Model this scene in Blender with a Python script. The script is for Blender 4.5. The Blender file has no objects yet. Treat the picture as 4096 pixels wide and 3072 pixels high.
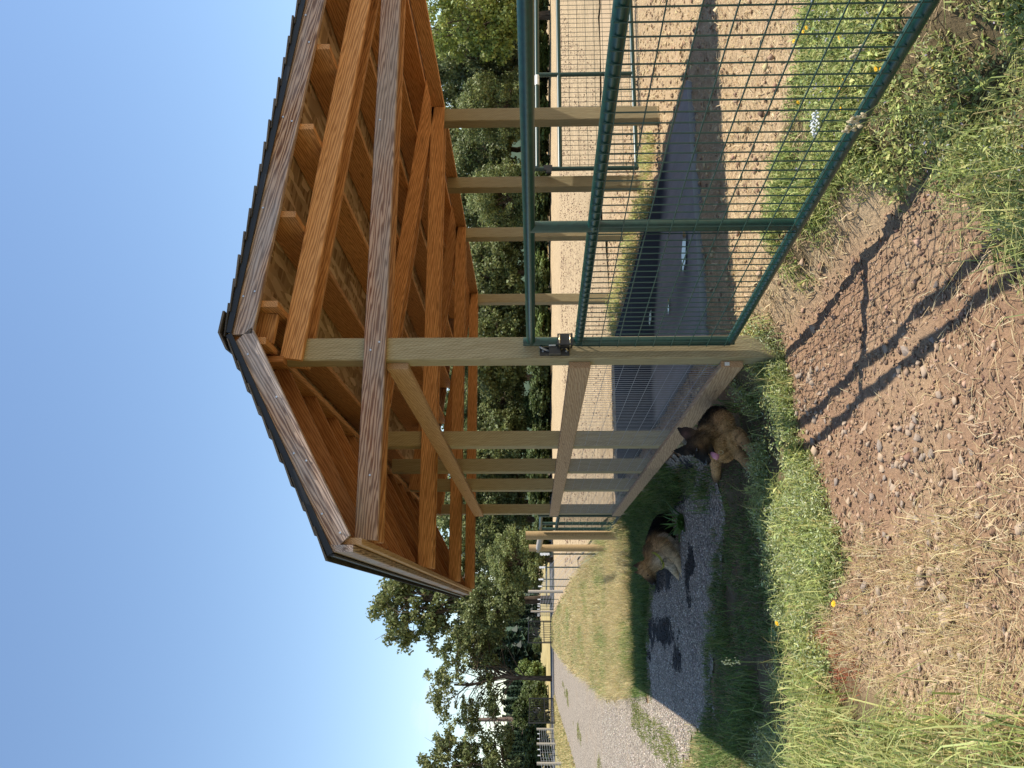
import bpy, bmesh, math, random
import numpy as np
from mathutils import Matrix, Vector, Quaternion
SC = bpy.context.scene
COL = SC.collection
# ------------------------------------------------------------------ camera
# the phone was held upright but the picture is stored lying on its side, so the camera is rolled a quarter turn
CAM = np.array([-1.4956, -4.9066, 1.2546])
FW = np.array([0.26382034, 0.96421246, 0.02632777])
RT = np.array([0.96457005, -0.26377415, -0.00527496])
UP = np.array([-0.0018584, -0.02678663, 0.99963945])
FPX = 3444.25
cd = bpy.data.cameras.new('camera'); cam = bpy.data.objects.new('camera', cd); COL.objects.link(cam)
cd.sensor_fit = 'HORIZONTAL'; cd.sensor_width = 36.0; cd.lens = 36.0 * FPX / 4096.0
cd.clip_start = 0.05; cd.clip_end = 20000
R3 = Matrix((tuple(-UP), tuple(RT), tuple(-FW))).transposed()
cam.matrix_world = Matrix.Translation(Vector(CAM)) @ R3.to_4x4()
SC.camera = cam
# ------------------------------------------------------------------ sky, sun, exposure
SUN = Vector((0.49, -0.18, 1.0)).normalized()
w = bpy.data.worlds.new('World'); SC.world = w; w.use_nodes = True
wn = w.node_tree; wn.nodes.clear()
sky = wn.nodes.new('ShaderNodeTexSky'); sky.sky_type = 'NISHITA'; sky.sun_disc = False
sky.sun_elevation = math.asin(SUN.z); sky.sun_rotation = math.atan2(SUN.x, SUN.y)
sky.altitude = 100; sky.air_density = 1.15; sky.dust_density = 0.05; sky.ozone_density = 2.4
bg = wn.nodes.new('ShaderNodeBackground'); bg.inputs[1].default_value = 0.125
wo = wn.nodes.new('ShaderNodeOutputWorld')
# a few small fair-weather clouds low over the horizon, all the way round
tc = wn.nodes.new('ShaderNodeTexCoord'); sp = wn.nodes.new('ShaderNodeSeparateXYZ'); wn.links.new(tc.outputs['Generated'], sp.inputs[0])
mp = wn.nodes.new('ShaderNodeMapping'); mp.inputs['Scale'].default_value = (1, 1, 3.2); wn.links.new(tc.outputs['Generated'], mp.inputs[0])
nz = wn.nodes.new('ShaderNodeTexNoise'); nz.inputs['Scale'].default_value = 9.5; nz.inputs['Detail'].default_value = 6; nz.inputs['Roughness'].default_value = .55; wn.links.new(mp.outputs[0], nz.inputs[0])
r1 = wn.nodes.new('ShaderNodeMapRange'); r1.inputs[1].default_value = .57; r1.inputs[2].default_value = .70; wn.links.new(nz.outputs[0], r1.inputs[0])
r2 = wn.nodes.new('ShaderNodeMapRange'); r2.inputs[1].default_value = .17; r2.inputs[2].default_value = .09; wn.links.new(sp.outputs[2], r2.inputs[0])
r3 = wn.nodes.new('ShaderNodeMath'); r3.operation = 'MULTIPLY'; wn.links.new(r1.outputs[0], r3.inputs[0]); wn.links.new(r2.outputs[0], r3.inputs[1])
r4 = wn.nodes.new('ShaderNodeMath'); r4.operation = 'MULTIPLY'; wn.links.new(r3.outputs[0], r4.inputs[0]); r4.inputs[1].default_value = .55
mx = wn.nodes.new('ShaderNodeMix'); mx.data_type = 'RGBA'; wn.links.new(r4.outputs[0], mx.inputs[0]); wn.links.new(sky.outputs[0], mx.inputs[6]); mx.inputs[7].default_value = (5.0, 5.3, 6.0, 1)
wn.links.new(mx.outputs[2], bg.inputs[0]); wn.links.new(bg.outputs[0], wo.inputs[0])
sl = bpy.data.lights.new('sun', 'SUN'); sl.energy = 5.0; sl.angle = math.radians(.53); sl.color = (1.0, .93, .82)
so = bpy.data.objects.new('sun', sl); COL.objects.link(so); so.location = (10, -5, 20)
so.rotation_euler = SUN.to_track_quat('Z', 'Y').to_euler()
SC.view_settings.view_transform = 'Standard'; SC.view_settings.look = 'None'
SC.view_settings.exposure = 0.6; SC.view_settings.gamma = 1.0; SC.view_settings.use_curve_mapping = False
SC.cycles.max_bounces = 7; SC.cycles.transparent_max_bounces = 8
SC.cycles.use_denoising = True

# ------------------------------------------------------------------ helpers
rng = np.random.default_rng(11); random.seed(5)
PI = math.pi
WM = {}
def at(x, y, Z):
    """source-photo pixel (4096 x 3072, as stored) and depth along the lens axis -> world point"""
    return CAM + Z * (FW + RT * ((3072 - y) - 1536) / FPX - UP * (x - 2048) / FPX)
def link(o, parent=None, mw=None):
    COL.objects.link(o)
    mw = mw if mw is not None else Matrix.Identity(4)
    if parent is not None:
        o.parent = parent
        o.matrix_basis = WM[parent.name].inverted() @ mw
    else:
        o.matrix_basis = mw
    WM[o.name] = mw
    return o
def tag(o, label=None, cat=None, group=None, kind=None):
    if label: o['label'] = label
    if cat: o['category'] = cat
    if group: o['group'] = group
    if kind: o['kind'] = kind
    return o
def thing(name, loc, label, cat, group=None, rz=0.0):
    o = bpy.data.objects.new(name, None); o.empty_display_size = .1
    link(o, None, Matrix.Translation(Vector(loc)) @ Matrix.Rotation(rz, 4, 'Z'))
    return tag(o, label, cat, group)
def mesh_np(name, v, f, mat=None, parent=None, col=None, smooth=False, mw=None):
    """v (n,3) float array in world (or local if mw) space, f (m,k) int array or list of face lists"""
    me = bpy.data.meshes.new(name)
    v = np.asarray(v, dtype=np.float32)
    if isinstance(f, np.ndarray):
        n, k = f.shape
        me.vertices.add(len(v)); me.vertices.foreach_set('co', v.ravel())
        me.loops.add(n * k); me.loops.foreach_set('vertex_index', f.astype(np.int32).ravel())
        me.polygons.add(n); me.polygons.foreach_set('loop_start', np.arange(0, n * k, k, dtype=np.int32))
        me.update(calc_edges=True)
    else:
        me.from_pydata([tuple(map(float, p)) for p in v], [], [tuple(map(int, q)) for q in f]); me.update()
    if smooth:
        me.polygons.foreach_set('use_smooth', np.ones(len(me.polygons), dtype=bool))
    if col is not None:
        for an, c in (col.items() if isinstance(col, dict) else (('Col', col),)):
            c = np.asarray(c, dtype=np.float32)
            if c.ndim == 1:
                a = me.attributes.new(an, 'FLOAT', 'POINT'); a.data.foreach_set('value', c)
            else:
                if c.shape[1] == 3: c = np.concatenate([c, np.ones((len(c), 1), np.float32)], 1)
                a = me.attributes.new(an, 'FLOAT_COLOR', 'POINT'); a.data.foreach_set('color', c.ravel())
    if mat is not None: me.materials.append(mat)
    o = bpy.data.objects.new(name, me)
    if parent is False: return o
    return link(o, parent, mw)
class MB:
    def __init__(s): s.v = []; s.f = []
    def add(s, v, f):
        n = len(s.v); s.v += [tuple(map(float, p)) for p in v]; s.f += [tuple(i + n for i in q) for q in f]; return s
    def box(s, c, h, R=None):
        c = np.array(c, float); h = np.array(h, float)
        p = np.array([(x, y, z) for z in (-1, 1) for y in (-1, 1) for x in (-1, 1)], float) * h
        if R is not None: p = p @ np.array(R).T
        return s.add(p + c, [(0, 2, 3, 1), (4, 5, 7, 6), (0, 1, 5, 4), (2, 6, 7, 3), (0, 4, 6, 2), (1, 3, 7, 5)])
    def tube(s, pts, rad, n=8, cap=True):
        pts = [np.array(p, float) for p in pts]
        rad = rad if hasattr(rad, '__len__') else [rad] * len(pts)
        rings = []; base = len(s.v); prev = None
        for i, p in enumerate(pts):
            d = pts[min(i + 1, len(pts) - 1)] - pts[max(i - 1, 0)]; d = d / (np.linalg.norm(d) + 1e-9)
            if prev is None:
                a = np.array([0, 0, 1.]) if abs(d[2]) < .9 else np.array([1., 0, 0])
                x = np.cross(d, a)
            else: x = prev - d * (prev @ d)
            x = x / (np.linalg.norm(x) + 1e-9); prev = x; y = np.cross(d, x)
            for k in range(n):
                t = 2 * PI * (k + .5) / n
                s.v.append(tuple(p + rad[i] * (x * math.cos(t) + y * math.sin(t))))
        for i in range(len(pts) - 1):
            for k in range(n):
                a = base + i * n + k; b = base + i * n + (k + 1) % n
                s.f.append((a, b, b + n, a + n))
        if cap:
            s.f.append(tuple(base + k for k in reversed(range(n))))
            s.f.append(tuple(base + (len(pts) - 1) * n + k for k in range(n)))
        return s
    def build(s, name, mat=None, parent=None, smooth=False, mw=None):
        return mesh_np(name, np.array(s.v), s.f, mat, parent, smooth=smooth, mw=mw)
def autosmooth(o, ang=40):
    me = o.data
    me.polygons.foreach_set('use_smooth', np.ones(len(me.polygons), dtype=bool))
    bm = bmesh.new(); bm.from_mesh(me); a = math.radians(ang)
    for e in bm.edges:
        if len(e.link_faces) == 2 and e.calc_face_angle(0) > a: e.smooth = False
    bm.to_mesh(me); bm.free(); return o
def frame(a, b, up=(0, 0, 1)):
    a = Vector(a); b = Vector(b); x = (b - a).normalized(); u = Vector(up)
    y = u.cross(x).normalized(); z = x.cross(y)
    return Matrix(((x.x, y.x, z.x), (x.y, y.y, z.y), (x.z, y.z, z.z))).to_4x4(), (a + b) / 2, (b - a).length
def board(name, a, b, w, d, mat, parent, up=(0, 0, 1), ch=.004, cut0=0., cut1=0.):
    """sawn timber from a to b: w across, d along up; chamfered arrises; cut = end bevel (shift of the top edge)"""
    R, mid, L = frame(a, b, up); hw, hd = w / 2, d / 2
    sec = [(-hw + ch, -hd), (hw - ch, -hd), (hw, -hd + ch), (hw, hd - ch), (hw - ch, hd), (-hw + ch, hd), (-hw, hd - ch), (-hw, -hd + ch)]
    v = []
    for sx, cut in ((-1, cut0), (1, cut1)):
        v += [(sx * L / 2 + cut * (z / hd), y, z) for y, z in sec]
    f = [(i, (i + 1) % 8, (i + 1) % 8 + 8, i + 8) for i in range(8)] + [tuple(reversed(range(8))), tuple(range(8, 16))]
    return mesh_np(name, v, [tuple(reversed(q)) for q in f], mat, parent, mw=Matrix.Translation(mid) @ R)
# value noise for layouts
_NT = np.random.default_rng(3).random((256, 256))
def vnoise(x, y):
    x = np.asarray(x, float); y = np.asarray(y, float)
    xi = np.floor(x).astype(int); yi = np.floor(y).astype(int); fx = x - xi; fy = y - yi
    fx = fx * fx * (3 - 2 * fx); fy = fy * fy * (3 - 2 * fy)
    g = lambda a, b: _NT[a % 256, b % 256]
    return (g(xi, yi) * (1 - fx) + g(xi + 1, yi) * fx) * (1 - fy) + (g(xi, yi + 1) * (1 - fx) + g(xi + 1, yi + 1) * fx) * fy
def fbm(x, y, o=4):
    s = 0; a = .5
    for i in range(o): s = s + a * vnoise(np.asarray(x) * 2 ** i + 17 * i, np.asarray(y) * 2 ** i + 31 * i); a *= .5
    return s / (1 - .5 ** o)
def sm(a, b, x): x = np.clip((np.asarray(x, float) - a) / (b - a), 0, 1); return x * x * (3 - 2 * x)
def inpoly(P, x, y):
    x = np.asarray(x); y = np.asarray(y); r = np.zeros(x.shape, bool); n = len(P)
    for i in range(n):
        x1, y1 = P[i]; x2, y2 = P[(i + 1) % n]
        c = ((y1 > y) != (y2 > y)) & (x < (x2 - x1) * (y - y1) / (y2 - y1 + 1e-12) + x1); r ^= c
    return r
# ------------------------------------------------------------------ materials
def newmat(name, rough=.8, spec=.3):
    m = bpy.data.materials.new(name); m.use_nodes = True; nt = m.node_tree
    b = nt.nodes['Principled BSDF']; b.inputs['Roughness'].default_value = rough; b.inputs['Specular IOR Level'].default_value = spec
    return m, nt, b
def nd(nt, t, ins=None, **kw):
    n = nt.nodes.new(t)
    for k, v in kw.items(): setattr(n, k, v)
    for k, v in (ins or {}).items():
        if hasattr(v, 'is_linked') or isinstance(v, bpy.types.NodeSocket): nt.links.new(v, n.inputs[k])
        else: n.inputs[k].default_value = v
    return n
def ramp(nt, fac, stops):
    r = nt.nodes.new('ShaderNodeValToRGB'); e = r.color_ramp.elements
    while len(e) < len(stops): e.new(.5)
    for i, (p, c) in enumerate(stops):
        e[i].position = p; e[i].color = tuple(c) + (1,) if len(c) == 3 else c
    nt.links.new(fac, r.inputs[0]); return r.outputs[0]
def mixc(nt, fac, a, b, mode='MIX'):
    m = nt.nodes.new('ShaderNodeMix'); m.data_type = 'RGBA'; m.blend_type = mode
    for i, v in ((0, fac), (6, a), (7, b)):
        if isinstance(v, bpy.types.NodeSocket): nt.links.new(v, m.inputs[i])
        else: m.inputs[i].default_value = v if i == 0 or len(v) == 4 else tuple(v) + (1,)
    return m.outputs[2]
def math_(nt, op, a, b=None, c=None):
    m = nt.nodes.new('ShaderNodeMath'); m.operation = op
    for i, v in enumerate((a, b, c)):
        if v is None: continue
        if isinstance(v, bpy.types.NodeSocket): nt.links.new(v, m.inputs[i])
        else: m.inputs[i].default_value = v
    return m.outputs[0]
def bump(nt, b, h, strength=.4, dist=.01):
    n = nd(nt, 'ShaderNodeBump', {'Strength': strength, 'Distance': dist, 'Height': h}); nt.links.new(n.outputs[0], b.inputs['Normal'])
def flat(name, c, rough=.6, spec=.3, metal=0., var=.12, scale=25):
    m, nt, b = newmat(name, rough, spec); b.inputs['Metallic'].default_value = metal
    t = nd(nt, 'ShaderNodeTexCoord'); n = nd(nt, 'ShaderNodeTexNoise', {'Vector': t.outputs['Object'], 'Scale': scale, 'Detail': 5.})
    c = np.array(c)
    nt.links.new(ramp(nt, n.outputs[0], [(.3, tuple(c * (1 - var))), (.7, tuple(np.minimum(c * (1 + var), 1)))]), b.inputs['Base Color'])
    return m
def wood(name, light, dark, grain=.55, ring=38., knots=.6, rough=.75, weather=None, incise=False, vary=.22):
    m, nt, b = newmat(name, rough, .25)
    t = nd(nt, 'ShaderNodeTexCoord'); oi = nd(nt, 'ShaderNodeObjectInfo')
    off = nd(nt, 'ShaderNodeVectorMath', {0: t.outputs['Object']}, operation='ADD')
    cmb = nd(nt, 'ShaderNodeCombineXYZ', {0: math_(nt, 'MULTIPLY', oi.outputs['Random'], 37.), 1: math_(nt, 'MULTIPLY', oi.outputs['Random'], 1.9), 2: math_(nt, 'MULTIPLY', oi.outputs['Random'], 2.7)})
    nt.links.new(cmb.outputs[0], off.inputs[1])
    m1 = nd(nt, 'ShaderNodeMapping', {'Vector': off.outputs[0], 'Scale': (.085, 1.5, 1.)})
    w1 = nd(nt, 'ShaderNodeTexWave', {'Vector': m1.outputs[0], 'Scale': ring, 'Distortion': 8., 'Detail': 2., 'Detail Scale': 1.1, 'Detail Roughness': .5}, wave_type='BANDS', bands_direction='DIAGONAL')
    m2 = nd(nt, 'ShaderNodeMapping', {'Vector': off.outputs[0], 'Scale': (2.2, 130., 130.)})
    n2 = nd(nt, 'ShaderNodeTexNoise', {'Vector': m2.outputs[0], 'Scale': 1., 'Detail': 4.})
    m3 = nd(nt, 'ShaderNodeMapping', {'Vector': off.outputs[0], 'Scale': (1.3, 6., 6.)})
    n3 = nd(nt, 'ShaderNodeTexNoise', {'Vector': m3.outputs[0], 'Scale': 1., 'Detail': 3.})
    g = math_(nt, 'ADD', math_(nt, 'MULTIPLY', w1.outputs[1], grain), math_(nt, 'MULTIPLY', n2.outputs[0], 1 - grain))
    c = ramp(nt, g, [(.2, dark), (.75, light)])
    if weather is not None:
        c = mixc(nt, math_(nt, 'MULTIPLY', ramp(nt, n3.outputs[0], [(.35, (0, 0, 0)), (.62, (1, 1, 1))]), .85), c, mixc(nt, g, tuple(np.array(weather) * .45), weather))
    # knots
    m4 = nd(nt, 'ShaderNodeMapping', {'Vector': off.outputs[0], 'Scale': (2.1, 9., 9.)})
    vo = nd(nt, 'ShaderNodeTexVoronoi', {'Vector': m4.outputs[0], 'Scale': 1., 'Randomness': 1.})
    kn = ramp(nt, vo.outputs['Distance'], [(.05, (1, 1, 1)), (.13, (0, 0, 0))])
    c = mixc(nt, math_(nt, 'MULTIPLY', kn, knots), c, tuple(np.array(dark) * .45))
    v = math_(nt, 'ADD', math_(nt, 'MULTIPLY', oi.outputs['Random'], vary * 2), 1 - vary)
    c = mixc(nt, 1., c, nd(nt, 'ShaderNodeCombineXYZ', {0: v, 1: v, 2: v}).outputs[0], 'MULTIPLY')
    h = g
    if incise:
        br = nd(nt, 'ShaderNodeTexBrick', {'Vector': nd(nt, 'ShaderNodeMapping', {'Vector': t.outputs['Object'], 'Scale': (38., 130., 130.)}).outputs[0], 'Color1': (0, 0, 0, 1), 'Color2': (0, 0, 0, 1), 'Mortar': (1, 1, 1, 1), 'Scale': 1., 'Mortar Size': .0, 'Brick Width': 1.2, 'Row Height': 1.})
        se = nd(nt, 'ShaderNodeSeparateXYZ', {0: t.outputs['Object']})
        yz = math_(nt, 'ADD', se.outputs[1], se.outputs[2])
        row = math_(nt, 'FLOOR', math_(nt, 'MULTIPLY', yz, 115.))
        along = math_(nt, 'FRACT', math_(nt, 'ADD', math_(nt, 'MULTIPLY', se.outputs[0], 34.), math_(nt, 'MULTIPLY', row, .37)))
        acr = math_(nt, 'FRACT', math_(nt, 'MULTIPLY', yz, 115.))
        dash = math_(nt, 'MULTIPLY', math_(nt, 'LESS_THAN', along, .5), math_(nt, 'LESS_THAN', acr, .35))
        c = mixc(nt, math_(nt, 'MULTIPLY', dash, .55), c, tuple(np.array(dark) * .5))
        nt.nodes.remove(br)
    nt.links.new(c, b.inputs['Base Color']); bump(nt, b, h, .35, .003)
    return m
M = {}
M['wood'] = wood('orange_fir', (.55, .285, .115), (.30, .135, .048), vary=.25)
M['wood_dk'] = wood('dark_fir', (.42, .2, .078), (.25, .105, .037), vary=.2)
M['wood_grey'] = wood('weathered_fir', (.48, .31, .2), (.15, .07, .04), grain=.8, ring=34, weather=(.46, .41, .39), vary=.08)
M['wood_pink'] = wood('sun_bleached_fir', (.5, .31, .2), (.2, .085, .045), grain=.8, ring=36, weather=(.42, .34, .28), vary=.08)
M['wood_pale'] = wood('pale_fir', (.5, .33, .19), (.33, .19, .095), grain=.5, vary=.1)
M['post'] = wood('treated_post', (.40, .33, .19), (.26, .2, .1), grain=.35, knots=.5, incise=True, vary=.1)
M['round_post'] = wood('round_post_wood', (.5, .36, .19), (.34, .22, .1), grain=.4, vary=.15)
M['grey_post'] = wood('grey_post_wood', (.42, .38, .32), (.28, .24, .19), grain=.4, vary=.1)
M['green'] = flat('green_paint', (.008, .042, .033), .34, .5, var=.25, scale=40)
M['green_wire'] = flat('green_wire', (.012, .045, .035), .45, .5)
M['galv'] = flat('galvanised_wire', (.33, .34, .37), .45, .4, .2)
M['black'] = flat('black_paint', (.012, .012, .014), .35, .5)
M['brass'] = flat('zinc_plated_steel', (.62, .5, .3), .3, .5, .9)
M['white'] = flat('white_plastic', (.8, .8, .8), .5)
M['drip'] = flat('black_drip_edge', (.008, .009, .012), .45, .4)
M['steel_dk'] = flat('dark_green_steel', (.03, .05, .04), .5)
def osb():
    m, nt, b = newmat('strand_board', .8, .2); t = nd(nt, 'ShaderNodeTexCoord')
    out = None
    for i, (sc, c1, c2) in enumerate((((3.5, 26, 26), (.6, .41, .21), (.27, .155, .065)), ((26, 4.5, 26), (.76, .56, .32), (.38, .235, .11)))):
        mp_ = nd(nt, 'ShaderNodeMapping', {'Vector': t.outputs['Object'], 'Scale': sc, 'Rotation': (0, 0, .25 - .5 * i)})
        v = nd(nt, 'ShaderNodeTexVoronoi', {'Vector': mp_.outputs[0], 'Scale': 1.}); s = nd(nt, 'ShaderNodeSeparateColor', {0: v.outputs['Color']})
        c = ramp(nt, s.outputs[0], [(.0, c2), (1., c1)])
        out = c if out is None else mixc(nt, math_(nt, 'GREATER_THAN', s.outputs[1], .55), out, c)
    nt.links.new(out, b.inputs['Base Color']); return m
M['osb'] = osb()
def shingle():
    m, nt, b = newmat('asphalt_shingle', .95, .1); t = nd(nt, 'ShaderNodeTexCoord')
    n = nd(nt, 'ShaderNodeTexNoise', {'Vector': t.outputs['Object'], 'Scale': 260., 'Detail': 2.}); n2 = nd(nt, 'ShaderNodeTexNoise', {'Vector': t.outputs['Object'], 'Scale': 5., 'Detail': 3.})
    g = math_(nt, 'ADD', math_(nt, 'MULTIPLY', n.outputs[0], .6), math_(nt, 'MULTIPLY', n2.outputs[0], .4))
    nt.links.new(ramp(nt, g, [(.35, (.025, .024, .022)), (.65, (.12, .11, .1))]), b.inputs['Base Color']); bump(nt, b, n.outputs[0], .5, .003); return m
M['shingle'] = shingle()
def vcol(name, rough=.7, spec=.25, transl=0., sat=1.):
    m, nt, b = newmat(name, rough, spec); a = nd(nt, 'ShaderNodeAttribute', attribute_name='Col')
    nt.links.new(a.outputs['Color'], b.inputs['Base Color'])
    if transl > 0:
        tr = nd(nt, 'ShaderNodeBsdfTranslucent', {'Color': a.outputs['Color']}); mxs = nt.nodes.new('ShaderNodeMixShader'); mxs.inputs[0].default_value = transl
        o = nt.nodes['Material Output']; nt.links.new(b.outputs[0], mxs.inputs[1]); nt.links.new(tr.outputs[0], mxs.inputs[2]); nt.links.new(mxs.outputs[0], o.inputs[0])
    return m
M['grass'] = vcol('grass_blades', .6, .3, .42)
M['leaf'] = vcol('leaves', .55, .35, .3)
M['fur'] = vcol('fur', .85, .15)
M['stonecol'] = vcol('loose_stones', .9, .15)
def ground_mat():
    m, nt, b = newmat('earth', .95, .12); t = nd(nt, 'ShaderNodeTexCoord'); P = t.outputs['Object']
    n1 = nd(nt, 'ShaderNodeTexNoise', {'Vector': P, 'Scale': 2.2, 'Detail': 8., 'Roughness': .65})
    n2 = nd(nt, 'ShaderNodeTexNoise', {'Vector': P, 'Scale': 55., 'Detail': 6., 'Roughness': .7})
    v = nd(nt, 'ShaderNodeTexVoronoi', {'Vector': P, 'Scale': 38., 'Randomness': 1.})
    v2 = nd(nt, 'ShaderNodeTexVoronoi', {'Vector': P, 'Scale': 95., 'Randomness': 1.})
    soil = mixc(nt, n1.outputs[0], (.25, .15, .09), (.385, .25, .158))
    soil = mixc(nt, .6, soil, ramp(nt, n2.outputs[0], [(.3, (.45, .45, .45)), (.7, (1.25, 1.25, 1.25))]), 'MULTIPLY')
    straw = mixc(nt, n2.outputs[0], (.34, .235, .14), (.64, .49, .3))
    straw = mixc(nt, .5, straw, ramp(nt, v2.outputs['Distance'], [(.1, (1.2, 1.2, 1.2)), (.75, (.5, .5, .5))]), 'MULTIPLY')
    fld = mixc(nt, n2.outputs[0], (.3, .2, .125), (.5, .36, .24))
    dry = mixc(nt, n1.outputs[0], (.34, .27, .12), (.22, .2, .075))
    A = lambda s: nd(nt, 'ShaderNodeAttribute', attribute_name=s).outputs['Fac']
    c = mixc(nt, A('straw'), soil, straw)
    c = mixc(nt, A('dry'), c, dry)
    c = mixc(nt, A('veg'), c, mixc(nt, n2.outputs[0], (.085, .068, .038), (.2, .15, .085)))
    nt.links.new(c, b.inputs['Base Color'])
    h = math_(nt, 'ADD', math_(nt, 'MULTIPLY', n2.outputs[0], 1.), math_(nt, 'MULTIPLY', v.outputs['Distance'], -.25))
    bump(nt, b, h, .9, .02); return m
M['ground'] = ground_mat()
def gravel_mat():
    m, nt, b = newmat('gravel', .92, .15); t = nd(nt, 'ShaderNodeTexCoord'); P = t.outputs['Object']
    v = nd(nt, 'ShaderNodeTexVoronoi', {'Vector': P, 'Scale': 42.}); n = nd(nt, 'ShaderNodeTexNoise', {'Vector': P, 'Scale': 1.4, 'Detail': 5.})
    s = nd(nt, 'ShaderNodeSeparateColor', {0: v.outputs['Color']})
    c = ramp(nt, s.outputs[0], [(0, (.18, .15, .12)), (.5, (.37, .315, .245)), (1, (.62, .54, .43))])
    c = mixc(nt, .8, c, ramp(nt, v.outputs['Distance'], [(.2, (1, 1, 1)), (.62, (.3, .28, .26))]), 'MULTIPLY')
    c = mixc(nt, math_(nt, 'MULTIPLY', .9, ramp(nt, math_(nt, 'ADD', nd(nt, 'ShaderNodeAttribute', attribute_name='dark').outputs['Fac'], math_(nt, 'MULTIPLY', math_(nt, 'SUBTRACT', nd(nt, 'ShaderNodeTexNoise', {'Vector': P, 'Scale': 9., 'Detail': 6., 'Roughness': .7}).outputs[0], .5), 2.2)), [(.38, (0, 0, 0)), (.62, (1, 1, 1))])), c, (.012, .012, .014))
    c = mixc(nt, ramp(nt, n.outputs[0], [(.55, (0, 0, 0)), (.75, (.5, .5, .5))]), c, (.27, .2, .13))
    nt.links.new(c, b.inputs['Base Color']); bump(nt, b, v.outputs['Distance'], -.8, .018); return m
M['gravel'] = gravel_mat()
def field_mat():
    m, nt, b = newmat('tilled_soil', .97, .1); t = nd(nt, 'ShaderNodeTexCoord'); P = t.outputs['Object']
    mpn = nd(nt, 'ShaderNodeMapping', {'Vector': P, 'Scale': (.5, 3.2, 1.), 'Rotation': (0, 0, .05)})
    n1 = nd(nt, 'ShaderNodeTexNoise', {'Vector': mpn.outputs[0], 'Scale': 1.6, 'Detail': 8., 'Roughness': .75})
    n2 = nd(nt, 'ShaderNodeTexNoise', {'Vector': P, 'Scale': 9., 'Detail': 9., 'Roughness': .85})
    c = ramp(nt, n2.outputs[0], [(.3, (.27, .19, .11)), (.5, (.49, .365, .215)), (.72, (.62, .485, .305))])
    c = mixc(nt, .75, c, ramp(nt, n1.outputs[0], [(.35, (.45, .43, .4)), (.55, (1, 1, 1))]), 'MULTIPLY')
    nt.links.new(c, b.inputs['Base Color'])
    bump(nt, b, math_(nt, 'ADD', n1.outputs[0], n2.outputs[0]), 1., .05); return m
M['field'] = field_mat()
# ------------------------------------------------------------------ terrain
def _sm2(a, b, x): x = np.clip((x - a) / (b - a), 0, 1); return x * x * (3 - 2 * x)
def H(t, s):
    t = np.asarray(t, float); s = np.asarray(s, float)
    out = -.2 - .1 * sm(2, 6.5, s) + .2 * sm(11, 26, s) + .1 * sm(26, 50, s)
    line = -np.maximum(0, s - 14) * .036
    k = sm(.3, -.2, s); ins = _sm2(-.2 + .24 * k, .18 + .26 * k, t - line)
    return (1 - ins) * out + .10 * np.exp(-((t + .47) ** 2 + (s - 1.45) ** 2) / .05)
def trk_r(s): return -2.55 - .5 * sm(8, 15, s) - .15 * sm(15, 40, s)
NEAR = [(.02, 2.2), (.02, 5.2), (-.95, 7.0), (-1.9, 7.7), (-2.5, 7.7), (-6.5, 7.8), (-6.6, 4.6), (-3.6, 4.6), (-2.95, 4.9), (-2.5, 3.4), (-2.25, 2.5), (-1.9, 2.5), (-1.55, 2.5), (-1.17, 2.25), (-.75, 1.7), (-.42, 1.8)]
def gravel(t, s):
    wt = t + (fbm(t * 2.5, s * 2.5, 5) - .5) * .5; ws = s + (fbm(t * 2.5 + 40, s * 2.5, 5) - .5) * .7
    far = (s > 7.6) & (wt < trk_r(s)) & (wt > -6.4)
    return far | inpoly(NEAR, wt, ws)
WEED = [(.1, .75), (-.31, .55), (-.8, .7), (-1.26, .35), (-1.55, .2), (-1.9, .5), (-2.4, 1.2), (-3.4, 2.2), (-3.4, -.9), (-1.96, -1.25), (-1.8, -1.0), (-1.66, -.4), (-1.5, .05), (-1.27, -.72), (-.83, -.45), (-.5, -.25), (0, -.12), (.16, -.05)]
SHADEG = [(-.1, .6), (-.1, 2.0), (-.42, 1.9), (-.75, 1.7), (-1.17, 2.25), (-1.55, 2.5), (-2.25, 2.5), (-2.5, 3.4), (-2.9, 4.5), (-3.4, 4.5), (-3.4, 1.9), (-2.4, 1.1), (-1.9, .45), (-1.55, .15), (-1.26, .3), (-.8, .65), (-.31, .5)]
UPG = [(-.05, 4.9), (-.2, 5.2), (-.95, 7.0), (-1.9, 7.7), (-2.5, 7.7), (-2.6, 9.6), (-1.2, 9.2), (0, 9.2), (.05, 7)]
BLG = [(-1.75, .1), (-1.9, -.95), (-1.86, -1.6), (-1.83, -3.2), (-3.4, -3.2), (-3.4, .5)]
BRG = [(.95, -1.45), (.62, -1.52), (.4, -1.6), (.16, -1.8), (.05, -2.1), (-.3, -2.4), (-.6, -2.62), (-.7, -3.2), (1.3, -3.2)]
ING = [(.22, -.6), (.5, -.75), (.88, -1.0), (1.0, -1.5), (1.3, -1.55), (1.7, -1.75), (1.5, -2.8), (.5, -2.8), (.28, -1.6)]
def axis(a, b, st, far, g=1.13):
    x = list(np.arange(a, b + 1e-6, st)); d = st
    while x[-1] < far: d = min(d * g, far / 4); x.append(x[-1] + d)
    d = st; y = [x[0]]
    while y[-1] > -far: d = min(d * g, far / 4); y.append(y[-1] - d)
    return np.array(y[:0:-1] + x)
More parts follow.
